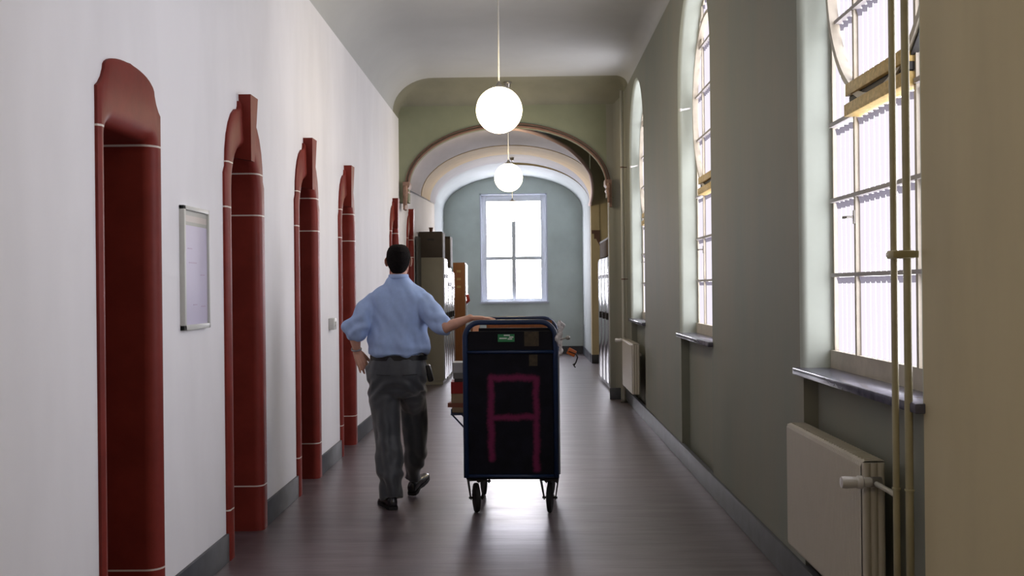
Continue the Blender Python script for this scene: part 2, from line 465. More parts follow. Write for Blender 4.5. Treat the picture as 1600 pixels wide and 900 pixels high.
vault_part('ceiling_far_vault', rb1, ybk, M['farvault'])
bm = bmesh.new()
gp = []
for i in range(29, NT + 1):
    th = pi * i / NT; yv = y_front(th); x, z = vprof(yv, th); gp.append((x, yv, z))
tube(bm, gp, .030, 8)
tag(build('trim_4', bm, mat('pink_edge', (.72, .50, .42), .7), smooth=True), kind='structure')
# upper part of the left wall behind the arch meets the vault
# dark recess behind the lockers
bm = bmesh.new()
quad(bm, [(2.0, YAB, 0), (2.0, 20.8, 0), (2.0, 20.8, 4.5), (2.0, YAB, 4.5)])
quad(bm, [(1.30, YAB + .002, 0), (2.0, YAB + .002, 0), (2.0, YAB + .002, 4.5), (1.30, YAB + .002, 4.5)])
quad(bm, [(-.4, YAB, 4.42), (2.0, YAB, 4.42), (2.0, 20.8, 4.42), (-.4, 20.8, 4.42)])
quad(bm, [(-.22, YAB, 3.66), (-.22, 20.8, 3.92), (-.22, 20.8, 4.5), (-.22, YAB, 4.5)])
tag(build('wall_recess', bm, M['niche'], normals=False), kind='structure')
bm = bmesh.new()
box(bm, 1.30, 1.47, 20.8, 21.1, .17, 4.4); box(bm, 1.47, 2.0, 20.82, 21.1, 0, 4.4)
A, B = [], []
for i in range(26, 57):
    x, z = vprof(20.8, pi * i / 56); A.append(bm.verts.new((x, 20.8, z))); B.append(bm.verts.new((x, 20.8, 4.5)))
bridge(bm, A, B)
tag(build('wall_far_pier', bm, M['yellow_pier']), kind='structure')
bm = bmesh.new(); box(bm, 1.315, 1.475, 20.79, 21.0, 2.55, 2.62); box(bm, 1.36, 1.475, 20.785, 21, 2.45, 2.55)
v = [bm.verts.new(p) for p in ((1.40, 20.785, 2.45), (1.475, 20.785, 2.45), (1.475, 20.785, 2.3))]; bm.faces.new(v)
tag(build('trim_5', bm, M['moulding']), kind='structure')
tag(Box('baseboard_pier', (1.29, 1.48, 20.785, 21.1, 0, .17), M['baseboard'], bev=.004), kind='structure')

# ---- end room
EX0, EX1, YE = -1.835, 1.30, 24.0
WX0, WX1, WZ0, WZ1 = -1.02, .51, 1.18, 3.65
bm = bmesh.new()
ee = ell((EX0 + EX1) / 2, (EX1 - EX0) / 2, 3.25, .80, 40)
A = [bm.verts.new((p[0], 19.62 if p[0] < -.9 else 20.82, p[1])) for p in ee]; B = [bm.verts.new((p[0], YE, p[1])) for p in ee]; bridge(bm, A, B)
for x, ya in ((EX0, 19.6), (EX1, 21.0)): quad(bm, [(x, ya, 0), (x, YE, 0), (x, YE, 3.25), (x, ya, 3.25)])
quad(bm, [(EX0, 19.6, 0), (XL, 19.6, 0), (XL, 19.6, 3.9), (EX0, 19.6, 3.9)])
tag(build('wall_end_sides', bm, M['blue_wall'], auto=50), kind='structure')
bm = bmesh.new()
box(bm, EX0 - .3, WX0, YE, YE + .25, 0, 4.3); box(bm, WX1, EX1 + .9, YE, YE + .25, 0, 4.3)
box(bm, WX0, WX1, YE, YE + .25, 0, WZ0); box(bm, WX0, WX1, YE, YE + .25, WZ1, 4.3)
tag(build('wall_end', bm, mat('lightened_blue_plaster', (.56, .63, .62), .75, var=.08, vscale=1.2, spec=.25)), kind='structure')  # side walls' blue plaster again, lightened to stand in for light here
bm = bmesh.new(); box(bm, EX0, EX1, YE - .02, YE, 0, .17); box(bm, EX1 - .02, EX1, 21.1, YE - .02, 0, .17); box(bm, EX0, EX0 + .02, 19.7, YE - .02, 0, .17)
tag(build('baseboard_end', bm, M['baseboard']), kind='structure')
# end window
root = empty('window_4', ((WX0 + WX1) / 2, YE, 0)); tag(root, kind='structure')
hw = (WX1 - WX0) / 2
bm = bmesh.new()
for a, b, c, d in ((-hw, -hw + .03, WZ0, WZ1), (hw - .03, hw, WZ0, WZ1), (-hw, hw, WZ1 - .03, WZ1)):
    box(bm, a, b, -.012, .2, c, d)
box(bm, -hw - .02, hw + .02, -.04, .2, WZ0 - .03, WZ0 + .012)
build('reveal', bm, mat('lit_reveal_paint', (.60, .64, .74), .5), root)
bm = bmesh.new()
for a, b, c, d in ((-hw + .03, -hw + .15, WZ0, WZ1 - .03), (hw - .15, hw - .03, WZ0, WZ1 - .03), (-hw + .03, hw - .03, WZ1 - .17, WZ1 - .03), (-hw + .03, hw - .03, WZ0 + .01, WZ0 + .08), (-hw + .1, hw - .1, 2.14, 2.22)):
    box(bm, a, b, .10 + .003 * (b - a > .5), .17 - .003 * (b - a > .5), c, d, bev=.006)
box(bm, -.045, .045, .09, .17, WZ0 + .05, WZ1 - .1, bev=.006)
build('window_frame', bm, M['endframe'], root, auto=40)
bm = bmesh.new()
for z in (1.62, 2.69, 3.13): box(bm, -hw + .1, hw - .1, .145, .16, z - .006, z + .006)
for x in (-.35, .35): box(bm, x - .006, x + .006, .145, .16, WZ0 + .08, WZ1 - .1)
build('glazing_bar', bm, mat('pale_bar', (.8, .8, .78), .5), root)
bm = bmesh.new(); quad(bm, [(-hw + .05, .18, WZ0), (hw - .05, .18, WZ0), (hw - .05, .18, WZ1 - .05), (-hw + .05, .18, WZ1 - .05)])
build('pane', bm, M['endpane'], root, normals=False)

# ---- baseboards
def bb(name, x0, x1, ya, yb, top=.155):
    bm = bmesh.new(); box(bm, x0, x1, ya, yb, 0, top, bev=.004); tag(build(name, bm, M['baseboard'], auto=40), kind='structure')
y = Y0
for c, h, k in DOORS:
    bb('baseboard_left', XL, XL + .018, y, c - h); y = c + h
bb('baseboard_left', XL, XL + .018, y, 19.6)
bb('baseboard_right', XR - .018, XR + .02, Y0, YA - .1)
bb('baseboard_right', 1.11, XR, YA - .018, YA)

# ---- doors
def smoothstep(a, b, x):
    t = max(0, min(1, (x - a) / (b - a))); return t * t * (3 - 2 * t)
def make_door(n, yc, H, kind):
    root = empty('door_%d' % n, (XL, yc, 0)); tag(root, kind='structure')
    F = .065 if kind == 1 else .052      # rounded inner edge
    flat = .02 if kind == 1 else .083
    hi = H - F - flat                    # half width of the clear opening
    P, O = [], []
    if kind == 1:
        top = 2.17; r = .05
        outl = [(H, 0), (H, 2.0), (H, 2.32), (H - .045, 2.335), (H - .085, 2.385), (H - .09, 2.41)] 
        R_ = [(math.sin(radians(a)), math.cos(radians(a))) for a in range(0, 80, 8)]
    else:
        top = 2.345; r = hi - .02
    inner = [(-hi, 0), (-hi, .6), (-hi, 1.2), (-hi, 1.8)]
    inner += [(-hi + r - r * cos(a), top - r + r * sin(a)) for a in [pi / 2 * i / 8 for i in range(9)]]
    half_in = inner + [((-hi + r) * (1 - t), top) for t in (.25, .5, .75)]
    m = len(half_in)
    # outer outline, one point per inner point
    if kind == 1:
        o_key = [(-H, 0), (-H, .6), (-H, 1.2), (-H, 1.8), (-H, 2.31), (-H + .025, 2.325), (-H + .055, 2.355), (-H + .075, 2.39)]
        arc = [(-(H - .075) * cos(radians(a)), 2.39 + .075 * sin(radians(a)) ** .8) for a in (11, 22, 33, 44, 55, 66, 75, 83)]
        half_out = o_key + arc
    else:
        o_key = [(-H, 0), (-H, .6), (-H, 1.2), (-H, 1.8), (-H, 2.16), (-H + .03, 2.20)]
        arc = [(-H + .03 + .27 * (1 - cos(radians(a))) , 2.20 + .36 * sin(radians(a))) for a in (15, 30, 45, 60, 75, 88)]
        half_out = o_key + arc + [(-.125, 2.58), (-.12, 2.61), (-.05, 2.61), (-.02, 2.61)]
    half_out = half_out[:m] if len(half_out) >= m else half_out + [(half_out[-1][0] * .3, half_out[-1][1])] * (m - len(half_out))
    ti, to = (0, top), (0, half_out[-1][1] + (.003 if kind == 1 else 0))
    inn = half_in + [ti] + [(-p[0], p[1]) for p in reversed(half_in)]
    out = half_out + [to] + [(-p[0], p[1]) for p in reversed(half_out)]
    def off(i, d):    # outward offset of the inner path
        a = Vector(inn[max(i - 1, 0)]); b = Vector(inn[min(i + 1, len(inn) - 1)]); t = (b - a).normalized()
        nrm = Vector((-t.y, t.x)); p = Vector(inn[i]) + nrm * d
        return (p.x, max(0, p.y) if i not in (0, len(inn) - 1) else 0)
    bm = bmesh.new(); rings = []; FX = .022      # surround stands 22 mm proud
    rings.append([bm.verts.new((-.42, p[0], p[1])) for p in inn])
    rings.append([bm.verts.new((FX - F, p[0], p[1])) for p in inn])
    for k in range(1, 7):
        a = pi / 2 * k / 6
        rings.append([bm.verts.new((FX - F + F * sin(a), *off(i, F * (1 - cos(a))))) for i in range(len(inn))])
    ED = .014
    rings.append([bm.verts.new((FX, p[0] * (1 - ED / H), p[1] - (ED if p[1] > 2.1 else 0))) for p in out])
    rings.append([bm.verts.new((FX - .010, p[0], p[1])) for p in out])
    rings.append([bm.verts.new((-.01, p[0], p[1])) for p in out])
    for A, B in zip(rings, rings[1:]): bridge(bm, A, B)
    build('surround', bm, M['red1'] if kind == 1 else M['red'], root, auto=38)
    if kind == 2:   # wedge shaped keystone and the stone shoulders beside it
        bm = bmesh.new()
        def prism(prof, x0, x1):
            A = [bm.verts.new((x1, p[0], p[1])) for p in prof]; B = [bm.verts.new((x0, p[0], p[1])) for p in prof]
            bridge(bm, A, B, 0, True); bm.faces.new(A); bm.faces.new(B)
        v = []
        for x, s, zb in ((-.05, 1, 2.29), (.06, 1, 2.27)):
            v.append([bm.verts.new(q) for q in ((x, -.038, zb), (x, .038, zb), (x + (.012 if x > 0 else 0), .085, 2.655), (x + (.012 if x > 0 else 0), -.085, 2.655))])
        bridge(bm, v[0], v[1], 0, True); bm.faces.new(v[0]); bm.faces.new(v[1])
        build('keystone', bm, M['red'], root)
    bm = bmesh.new(); box(bm, -.42, -.38, -hi, hi, 0, top - .004)
    for z0, z1 in ((.15, .95), (1.08, 1.95)): box(bm, -.382, -.37, -hi + .09, hi - .09, z0, z1, bev=.004)
    leaf = build('door_leaf', bm, M['doorleaf'], root)
    bm = bmesh.new(); tube(bm, [(-.38, hi - .06, 1.03), (-.33, hi - .06, 1.03), (-.33, hi - .16, 1.03)], .009, 8)
    build('door_handle', bm, M['metal'], leaf)
for i, (c, h, k) in enumerate(DOORS): make_door(i + 1, c, h, k)

# ------------------------------------------------------------------ globe lamps
def make_lamp(x, y, z, zc, rod_r=.006):
    t = empty('globe_lamp', (x, y, z)); R = .184
    bm = bmesh.new(); lathe(bm, [(.05, .178)] + [(R * cos(radians(a)), R * sin(radians(a))) for a in range(72, -90, -9)] + [(.002, -R)], n=40)
    build('globe', bm, M['globe'], t, smooth=True)
    bm = bmesh.new(); lathe(bm, [(.054, .168), (.058, .175), (.055, .186), (.03, .195), (.014, .215), (.010, .23)], n=24)
    build('globe_cap', bm, M['metal'], t, auto=40)
    bm = bmesh.new(); tube(bm, [(0, 0, .22), (0, 0, zc - z - .06)], rod_r, 10); build('rod', bm, M['rod'], t, smooth=True)
    bm = bmesh.new(); lathe(bm, [(.012, -.10), (.03, -.09), (.042, -.04), (.055, -.03), (.055, 0)], (0, 0, zc - z), n=24)
    build('canopy', bm, M['metal'], t, auto=40)
    return t
LG = 'globe lamps hanging in a row'
tag(make_lamp(-.195, 8.43, 2.92, ZC), 'large glowing white globe lamp nearest to the viewer, hanging on a long rod', 'lamp', LG)
tag(make_lamp(-.195, .6, 2.92, ZC), 'added unseen globe lamp above the viewer, warming the near right wall', 'lamp', LG)  # extra lamp out of view, added to light the near right wall
tag(make_lamp(-.205, 13.75, 2.938, ZC - .005), 'glowing white globe lamp hanging just in front of the brown-edged arch', 'lamp', LG)
tag(make_lamp(-.22, 19.1, 2.889, 3.90), 'small farthest globe lamp glowing in front of the end window', 'lamp', LG)

# ------------------------------------------------------------------ radiators and pipes
def make_radiator(y0, y1, x0, valve_near):
    x1 = x0 + .088; z0, z1 = .27, .845
    t = empty('radiator', (0, 0, 0))
    bm = bmesh.new(); n = int((y1 - y0) / .02)
    A, B, C_ = [], [], []
    prof = []
    for i in range(n * 4 + 1):
        yy = y0 + (y1 - y0) * i / (n * 4); d = .0035 * (1 if (i // 2) % 2 else 0)
        prof.append((x0 + d, yy))
    rows = []
    for z, dx in ((z0, .006), (z0 + .012, 0), (z1 - .02, 0), (z1 - .006, .005), (z1, .016)):
        rows.append([bm.verts.new((p[0] + dx, p[1], z)) for p in prof])
    rows.append([bm.verts.new((x1, p[1], z1)) for p in prof])
    rows.append([bm.verts.new((x1, p[1], z0)) for p in prof])
    for a, b in zip(rows, rows[1:]): bridge(bm, a, b)
    bridge(bm, rows[-1], rows[0])
    build('panel', bm, M['radiator'], t)
    for yy, s in ((y0, -1), (y1, 1)):
        bm = bmesh.new()
        for k in range(3): tube(bm, [(x0 + .02 + k * .026, yy, z0 + .004), (x0 + .02 + k * .026, yy, z1 - .006)], .0165, 12)
        box(bm, x0 + .008, x1 - .005, yy - .008, yy + .008, z0 + .01, z1 - .012)
        build('end_column', bm, M['radiator'], t, auto=50)
    bm = bmesh.new()
    for k in range(int((y1 - y0) / .035)):
        yy = y0 + .02 + k * .035
        box(bm, x0 + .02, x1 - .006, yy, yy + .014, z1 - .002, z1 + .004)
    build('top_grille', bm, M['radiator'], t)
    # valve with round head pointing into the corridor
    vy = y0 - .045 if valve_near else y1 + .045; vz = z1 - .07 if valve_near else z1 - .015
    xv = x0 + .03
    v = empty('valve', (xv, vy, vz), parent=t)
    bm = bmesh.new(); lathe(bm, [(.012, -.0), (.018, -.01), (.018, -.035), (.024, -.04), (.024, -.055), (.020, -.06), (.023, -.10), (.021, -.115), (.002, -.118)], axis='X', n=20)
    build('valve_head', bm, M['valve'], v, auto=40)
    bm = bmesh.new(); tube(bm, [(-.005, 0, 0), (.03, 0, 0)], .02, 14); tube(bm, [(.012, 0, 0), (.012, (.06 if valve_near else -.06), 0)], .012, 12)
    build('valve_body', bm, M['metal'], v, auto=40)
    for yy in (y0 + .15, y1 - .15):
        bm = bmesh.new(); box(bm, x1 - .004, XR - .002, yy - .015, yy + .015, .7, .74); build('wall_bracket', bm, M['radiator'], t)
    return t
RG = 'radiators under the side windows'
r1 = make_radiator(3.93, 5.04, 1.235, True)
tag(r1, 'large cream fluted radiator with white valve under the nearest window', 'radiator')
r2 = make_radiator(12.05, 13.25, 1.205, False)
tag(r2, 'small distant cream radiator low on the wall below the farthest side window', 'radiator')
# feed pipe of the near radiator + twin riser pipes
px1, py1 = 1.262, 3.63; px2, py2 = 1.296, 3.60
t = empty('heating_pipes', (px1, py1, 0))
for (x, y, r) in ((px1, py1, .0115), (px2, py2, .0135)):
    bm = bmesh.new(); tube(bm, [(x - px1, y - py1, z) for z in (0, 1, 2, 3, 4.05)], r, 16); build('riser_pipe', bm, M['pipe'], t, smooth=True)
    for z in (.80, 2.9):
        bm = bmesh.new(); lathe(bm, [(r + .0005, -.004), (r + .003, -.003), (r + .003, .003), (r + .0005, .004)], (x - px1, y - py1, z), 16)
        build('pipe_joint', bm, M['pipe'], t)
for z in (1.60, 3.4):
    bm = bmesh.new(); box(bm, -.022, .058, -.055, .022, z - .014, z + .014, bev=.008); box(bm, .05, XR - px1, -.045, -.035, z - .012, z + .012)
    build('pipe_clamp', bm, mat('yellowed_clamp', (.36, .31, .16), .5), t, auto=40)
bm = bmesh.new(); tube(bm, [(.0, .0, .775), (.005, .09, .775), (.005, .22, .775)], .0095, 12); build('feed_pipe', bm, M['farpipe'], t, smooth=True)
tag(t, 'pair of cream vertical heating pipes clamped beside the nearest window', 'pipe')
t = empty('heating_pipe', (1.27, 13.72, 0))
bm = bmesh.new(); tube(bm, [(0, 0, z) for z in (0, 1, 2, 3, 4.05)], .021, 14); build('riser_pipe', bm, M['farpipe'], t, smooth=True)
for z in (1.6, 3.05):
    bm = bmesh.new(); lathe(bm, [(.022, -.008), (.027, -.006), (.027, .006), (.022, .008)], (0, 0, z), 14); tube(bm, [(0, 0, z), (.06, 0, z)], .006, 8)
    build('pipe_clamp', bm, M['moulding'], t)
bm = bmesh.new(); lathe(bm, [(.05, 0), (.05, .008), (.025, .03), (.022, .03)], n=16); build('floor_collar', bm, M['gap'], t)
bm = bmesh.new(); tube(bm, [(0, 0, .83), (0, -.2, .83), (-.03, -.40, .83)], .010, 10); build('feed_pipe', bm, M['farpipe'], t, smooth=True)
tag(t, 'single pale vertical pipe in the corner between the farthest side window and the arch', 'pipe')

# ------------------------------------------------------------------ notice board and switch on the left wall
t = empty('notice_board', (XL, 5.30, 1.31))
bm = bmesh.new(); hw_ = .205; hh = .61
for a, b, c, d in ((-hw_, -hw_ + .024, 0, hh), (hw_ - .014, hw_, 0, hh), (-hw_, hw_, hh - .02, hh), (-hw_, hw_, 0, .025)): box(bm, 0, .026, a, b, c, d, bev=.002)
build('frame', bm, M['poster_frame'], t, auto=40)
m = mat('printed_sheet', (.66, .60, .70), .35, var=.05, vscale=6)
def sheet_mat():
    nt = m.node_tree; N = nt.nodes; L = nt.links; b = N['Principled BSDF']
    src = b.inputs['Base Color'].links[0].from_socket
    g = N.new('ShaderNodeNewGeometry'); sp = N.new('ShaderNodeSeparateXYZ'); L.new(g.outputs['Position'], sp.inputs[0])
    r = N.new('ShaderNodeMapRange'); r.inputs[1].default_value = 1.33; r.inputs[2].default_value = 1.9; L.new(sp.outputs['Z'], r.inputs[0])
    c = N.new('ShaderNodeValToRGB'); c.color_ramp.interpolation = 'CONSTANT'; e = c.color_ramp.elements
    e[0].position = 0; e[0].color = (.60, .57, .70, 1); e[1].position = .87; e[1].color = (.42, .44, .38, 1)
    x = e.new(.90); x.color = (.60, .56, .50, 1); x = e.new(.955); x.color = (.45, .47, .42, 1)
    L.new(r.outputs[0], c.inputs[0])
    mx = N.new('ShaderNodeMixRGB'); mx.blend_type = 'MULTIPLY'; mx.inputs[0].default_value = .35; L.new(c.outputs[0], mx.inputs[1]); L.new(src, mx.inputs[2])
    L.new(mx.outputs[0], b.inputs['Base Color'])
sheet_mat()
bm = bmesh.new(); box(bm, .002, .014, -hw_ + .02, hw_ - .012, .02, hh - .018); build('sheet', bm, m, t)
ink = mat('faint_ink', (.48, .38, .52), .5)
for z, a, b in ((.27, .08, .15), (.12, -.04, .02), (.11, .09, .16), (.40, -.12, -.05), (.33, -.1, .02)):
    bm = bmesh.new(); box(bm, .0135, .0146, a, b, z, z + .005); build('faint_writing', bm, ink, t)
tag(t, 'tall narrow framed notice with pale lilac sheet on the wall between two red doorways', 'notice board')
t = empty('switch_box', (XL, 9.0, 1.16))
bm = bmesh.new(); box(bm, 0, .05, -.06, .06, 0, .10, bev=.008); build('housing', bm, M['switch'], t, auto=40)
bm = bmesh.new(); box(bm, .05, .06, -.03, .03, .03, .07, bev=.003); build('rocker', bm, M['valve'], t, auto=40)
tag(t, 'small grey light switch box on the white wall between the third and fourth red doorways', 'switch')

# ------------------------------------------------------------------ cupboards in the passage
gloss = mat('glossy_grey_lacquer', (.50, .52, .56), .16, var=.05, coat=.6)
beige = mat('beige_cabinet_side', (.25, .23, .17), .55, var=.06)
brown = mat('dark_brown_cardboard', (.055, .040, .026), .7, var=.15)
def cabinet(name, x0, x1, y0, y1, h, side, front, faceX=1, doors=2, label='', cat='cabinet', rz=0):
    cx, cy = (x0 + x1) / 2, (y0 + y1) / 2; t = empty(name, (cx, cy, 0), rz)
    a, b = (x1 - x0) / 2, (y1 - y0) / 2
    bm = bmesh.new(); box(bm, -a, a, -b, b, .06, h, bev=.006); box(bm, -a + .02, a - .02, -b + .02, b - .02, 0, .06)
    build('body', bm, side, t, auto=40)
    w_ = 2 * b / doors
    for k in range(doors):
        ya = -b + k * w_ + .006; yb = ya + w_ - .012
        bm = bmesh.new(); xs_ = (a, a + .016) if faceX > 0 else (-a - .016, -a)
        box(bm, *xs_, ya, yb, .08, h - .02, bev=.003)
        for q in range(3):
            box(bm, xs_[0] + (.002 if faceX > 0 else -.002), xs_[1] + (.002 if faceX > 0 else -.002), ya + .08, yb - .08, h - .2 - q * .03, h - .19 - q * .03)
        d = build('cabinet_door', bm, front, t, auto=40)
        bm = bmesh.new(); xh = a + .014 if faceX > 0 else -a - .014; s = 1 if faceX > 0 else -1
        box(bm, min(xh, xh + s * .035), max(xh, xh + s * .035), ya + .03, ya + .06, 1.02, 1.12, bev=.006)
        build('handle', bm, M['gap'], d, auto=40)
        bm = bmesh.new(); box(bm, min(xh, xh + s * .004), max(xh, xh + s * .004), ya + .07, yb - .07, h - .32, h - .26)
        build('label_plate', bm, M['gap'], d)
    tag(t, label, cat); return t
cabinet('metal_cabinet', XL + .01, -1.285, 16.5, 17.3, 1.99, beige, gloss, 1, 2, 'tall beige metal cabinet carrying the larger brown box, nearest on the left')
cabinet('metal_cabinet', XL + .01, -1.285, 17.36, 18.2, 1.86, beige, gloss, 1, 2, 'second glossy-doored metal cabinet on the left, carrying the narrow brown box')
cabinet('metal_cabinet', XL + .01, -1.285, 18.26, 18.9, 1.80, beige, gloss, 1, 1, 'farthest metal cabinet on the left against the wall before the orange cupboard')
t = empty('cardboard_box', (-1.475, 16.85, 1.99)); bm = bmesh.new(); box(bm, -.185, .175, -.3, .3, 0, .40, bev=.006)
build('carton', bm, brown, t, auto=40); bm = bmesh.new(); box(bm, -.06, .05, -.303, -.299, .27, .30); build('hand_hole', bm, M['gap'], t)
bm = bmesh.new(); box(bm, -.188, .178, -.302, .302, .385, .408, bev=.003); build('lid', bm, brown, t)
tag(t, 'large dark brown box on top of the nearest metal cabinet', 'box')
t = empty('cardboard_box', (-1.40, 17.8, 1.86)); bm = bmesh.new(); box(bm, -.2, .155, -.28, .28, 0, .50, bev=.006)
build('carton', bm, mat('brown_carton', (.10, .075, .05), .7, var=.1), t, auto=40); bm = bmesh.new(); box(bm, -.203, .158, -.283, .283, .47, .508, bev=.003); build('lid', bm, brown, t)
tag(t, 'narrow brown box on the second metal cabinet, behind the larger box', 'box')
def pot(x, y, z, r, h, c, label):
    t = empty('flower_pot', (x, y, z)); bm = bmesh.new(); lathe(bm, [(r * .7, 0), (r * .92, h * .8), (r * 1.08, h * .8), (r * 1.08, h), (r * .95, h), (r * .9, h * .85)], n=18)
    build('pot', bm, c, t, auto=40); bm = bmesh.new(); lathe(bm, [(r * .9, h * .8), (r * .9, h * .9)], n=18); build('soil', bm, M['gap'], t); tag(t, label, 'flower pot'); return t
terra = mat('dark_terracotta', (.11, .04, .02), .6, var=.1)
pot(-1.49, 16.75, 2.398, .032, .075, terra, 'tiny dark terracotta pot on top of the large brown box')
orange = mat('orange_brown_wood', (.30, .115, .035), .5, var=.12, vscale=6, stretch=(6, 6, .6))
t = empty('wooden_cupboard', (-1.27, 20.65, 0)); bm = bmesh.new(); box(bm, -.12, .105, -.35, .35, 0, 2.0, bev=.005); build('body', bm, orange, t, auto=40)
for z in (1.81, 1.66, 1.51):
    bm = bmesh.new(); box(bm, -.05, .03, -.356, -.349, z, z + .045, bev=.002); build('label_holder', bm, mat('brass_label', (.45, .30, .10), .4), t)
bm = bmesh.new(); box(bm, .105, .125, -.34, .34, .05, 1.97, bev=.004); build('side_door', bm, gloss, t, auto=40)
bm = bmesh.new(); tube(bm, [(.11, -.3, 1.20), (.17, -.33, 1.27), (.15, -.34, 1.38)], [.02, .035, .03], 10); build('red_handle', bm, mat('red_plastic', (.5, .04, .02), .4), t, smooth=True)
tag(t, 'narrow orange-brown wooden cupboard with three small label holders beyond the outstretched arm', 'cupboard')
bm = bmesh.new(); box(bm, 0, .035, 0, .45, 0, 2.30, bev=.004)
t = build('leaning_board', bm, mat('dark_grey_board', (.06, .06, .055), .6, var=.1), None, auto=40); t.location = (XL + .02, 15.98, 0)
tag(t, 'tall dark grey board standing on the floor against the left wall before the beige cabinet', 'board')
# lockers on the right
cabinet('locker', 1.215, 1.62, 14.85, 17.1, 1.95, mat('dark_locker_side', (.09, .08, .08), .5), mat('glossy_lilac_grey', (.42, .40, .46), .15, coat=.6), -1, 4, 'near tall glossy grey lockers in the recess behind the right pier', 'locker', rz=radians(1.0))
cabinet('locker', 1.325, 1.70, 17.35, 18.6, 1.95, mat('dark_locker_side', (.09, .08, .08), .5), mat('glossy_lilac_grey', (.42, .40, .46), .15, coat=.6), -1, 2, 'far set of glossy grey lockers in the recess beside the cream pier', 'locker')
t = empty('wooden_crate', (1.42, 15.9, 1.95)); bm = bmesh.new(); box(bm, -.23, .23, -.9, .9, 0, .26, bev=.006); build('crate_body', bm, mat('ochre_brown_wood', (.11, .062, .018), .85, var=.2, vscale=8, spec=.08), t, auto=40)
bm = bmesh.new(); box(bm, -.235, .235, -.905, .905, .235, .262); build('crate_rim', bm, brown, t)
tag(t, 'long dark ochre crate lying on top of the near grey lockers', 'crate')
pot(1.25, 15.2, 2.212, .045, .11, mat('pinkish_white_pot', (.75, .60, .60), .5), 'small pinkish white pot on the crate above the lockers')
pot(1.30, 15.75, 2.212, .045, .15, terra, 'dark pot on the crate above the lockers beside the pinkish white pot')

# ------------------------------------------------------------------ book trolley
TX0, TX1, TY0, TY1 = -.415, .213, 6.97, 7.74
tcx = (TX0 + TX1) / 2; thw = (TX1 - TX0) / 2
trolley = empty('book_trolley', (tcx, TY0, 0), radians(-2.2))
blue = mat('dark_blue_tube', (.008, .024, .075), .32, spec=.5)
def graffiti_mat():
    m = mat('black_board_with_pink_paint', (.005, .005, .010), .6, var=.3, vscale=12, spec=.15)
    nt = m.node_tree; N = nt.nodes; L = nt.links; b = N['Principled BSDF']
    src = b.inputs['Base Color'].links[0].from_socket
    tc = N.new('ShaderNodeTexCoord'); nz = N.new('ShaderNodeTexNoise'); nz.inputs['Scale'].default_value = 7; L.new(tc.outputs['Object'], nz.inputs['Vector'])
    nz2 = N.new('ShaderNodeTexNoise'); nz2.inputs['Scale'].default_value = 60; L.new(tc.outputs['Object'], nz2.inputs['Vector'])
    sp = N.new('ShaderNodeSeparateXYZ'); L.new(tc.outputs['Object'], sp.inputs[0])
    wob = nmath(N, L, 'MULTIPLY', nmath(N, L, 'SUBTRACT', nz.outputs['Fac'], .5), .035)
    x = nmath(N, L, 'ADD', sp.outputs['X'], wob); z = nmath(N, L, 'ADD', sp.outputs['Z'], wob)
    tot = None
    # strokes of the sprayed letter: (xc, zc, half x, half z)
    for xc, zc, hx, hz in ((.02, .905, .135, .002), (-.135, .64, .002, .27), (.165, .60, .002, .30), (.02, .645, .14, .001)):
        dx = nmath(N, L, 'MAXIMUM', nmath(N, L, 'SUBTRACT', nmath(N, L, 'ABSOLUTE', nmath(N, L, 'SUBTRACT', x, xc)), hx), 0)
        dz = nmath(N, L, 'MAXIMUM', nmath(N, L, 'SUBTRACT', nmath(N, L, 'ABSOLUTE', nmath(N, L, 'SUBTRACT', z, zc)), hz), 0)
        d = nmath(N, L, 'SQRT', nmath(N, L, 'ADD', nmath(N, L, 'MULTIPLY', dx, dx), nmath(N, L, 'MULTIPLY', dz, dz)))
        tot = d if tot is None else nmath(N, L, 'MINIMUM', tot, d)
    d = nmath(N, L, 'ADD', tot, nmath(N, L, 'MULTIPLY', nmath(N, L, 'SUBTRACT', nz2.outputs['Fac'], .5), .02))
    r = N.new('ShaderNodeMapRange'); r.interpolation_type = 'SMOOTHSTEP'; r.inputs[1].default_value = .002; r.inputs[2].default_value = .032
    r.inputs[3].default_value = .9; r.inputs[4].default_value = 0; L.new(d, r.inputs[0])
    mx = N.new('ShaderNodeMixRGB'); L.new(r.outputs[0], mx.inputs[0]); L.new(src, mx.inputs[1]); mx.inputs[2].default_value = (.17, .018, .07, 1)
    L.new(mx.outputs[0], b.inputs['Base Color'])
    return m
black = mat('black_board', (.006, .006, .010), .6, var=.2, spec=.15)
gm = graffiti_mat()
DZ = TY1 - TY0
bm = bmesh.new(); box(bm, -thw + .025, thw - .02, .004, .022, .245, 1.075); build('front_panel', bm, gm, trolley)
bm = bmesh.new(); box(bm, -thw + .025, thw - .02, .004, .022, 1.082, 1.215, bev=.003); build('upper_panel', bm, black, trolley)
for x in (-thw + .012, thw - .026):
    bm = bmesh.new(); box(bm, x, x + .014, .022, DZ - .02, .245, 1.20); build('side_panel', bm, black, trolley)
bm = bmesh.new(); box(bm, -thw + .025, thw - .02, DZ - .03, DZ - .012, .245, 1.0); build('rear_panel', bm, black, trolley)
bm = bmesh.new(); box(bm, -thw + .01, thw - .01, .01, DZ - .01, .235, .262, bev=.003); build('bottom_board', bm, black, trolley)
bm = bmesh.new(); box(bm, -thw + .05, thw - .04, .022, DZ - .03, 1.10, 1.115); box(bm, -thw + .10, thw - .05, DZ - .045, DZ - .03, 1.115, 1.262)
box(bm, -thw + .035, -thw + .05, .15, DZ - .03, 1.115, 1.262)
build('wooden_tray', bm, orange, trolley)
bm = bmesh.new(); box(bm, -thw + .10, thw - .03, .03, .06, 1.115, 1.235); build('tray_rim', bm, black, trolley)
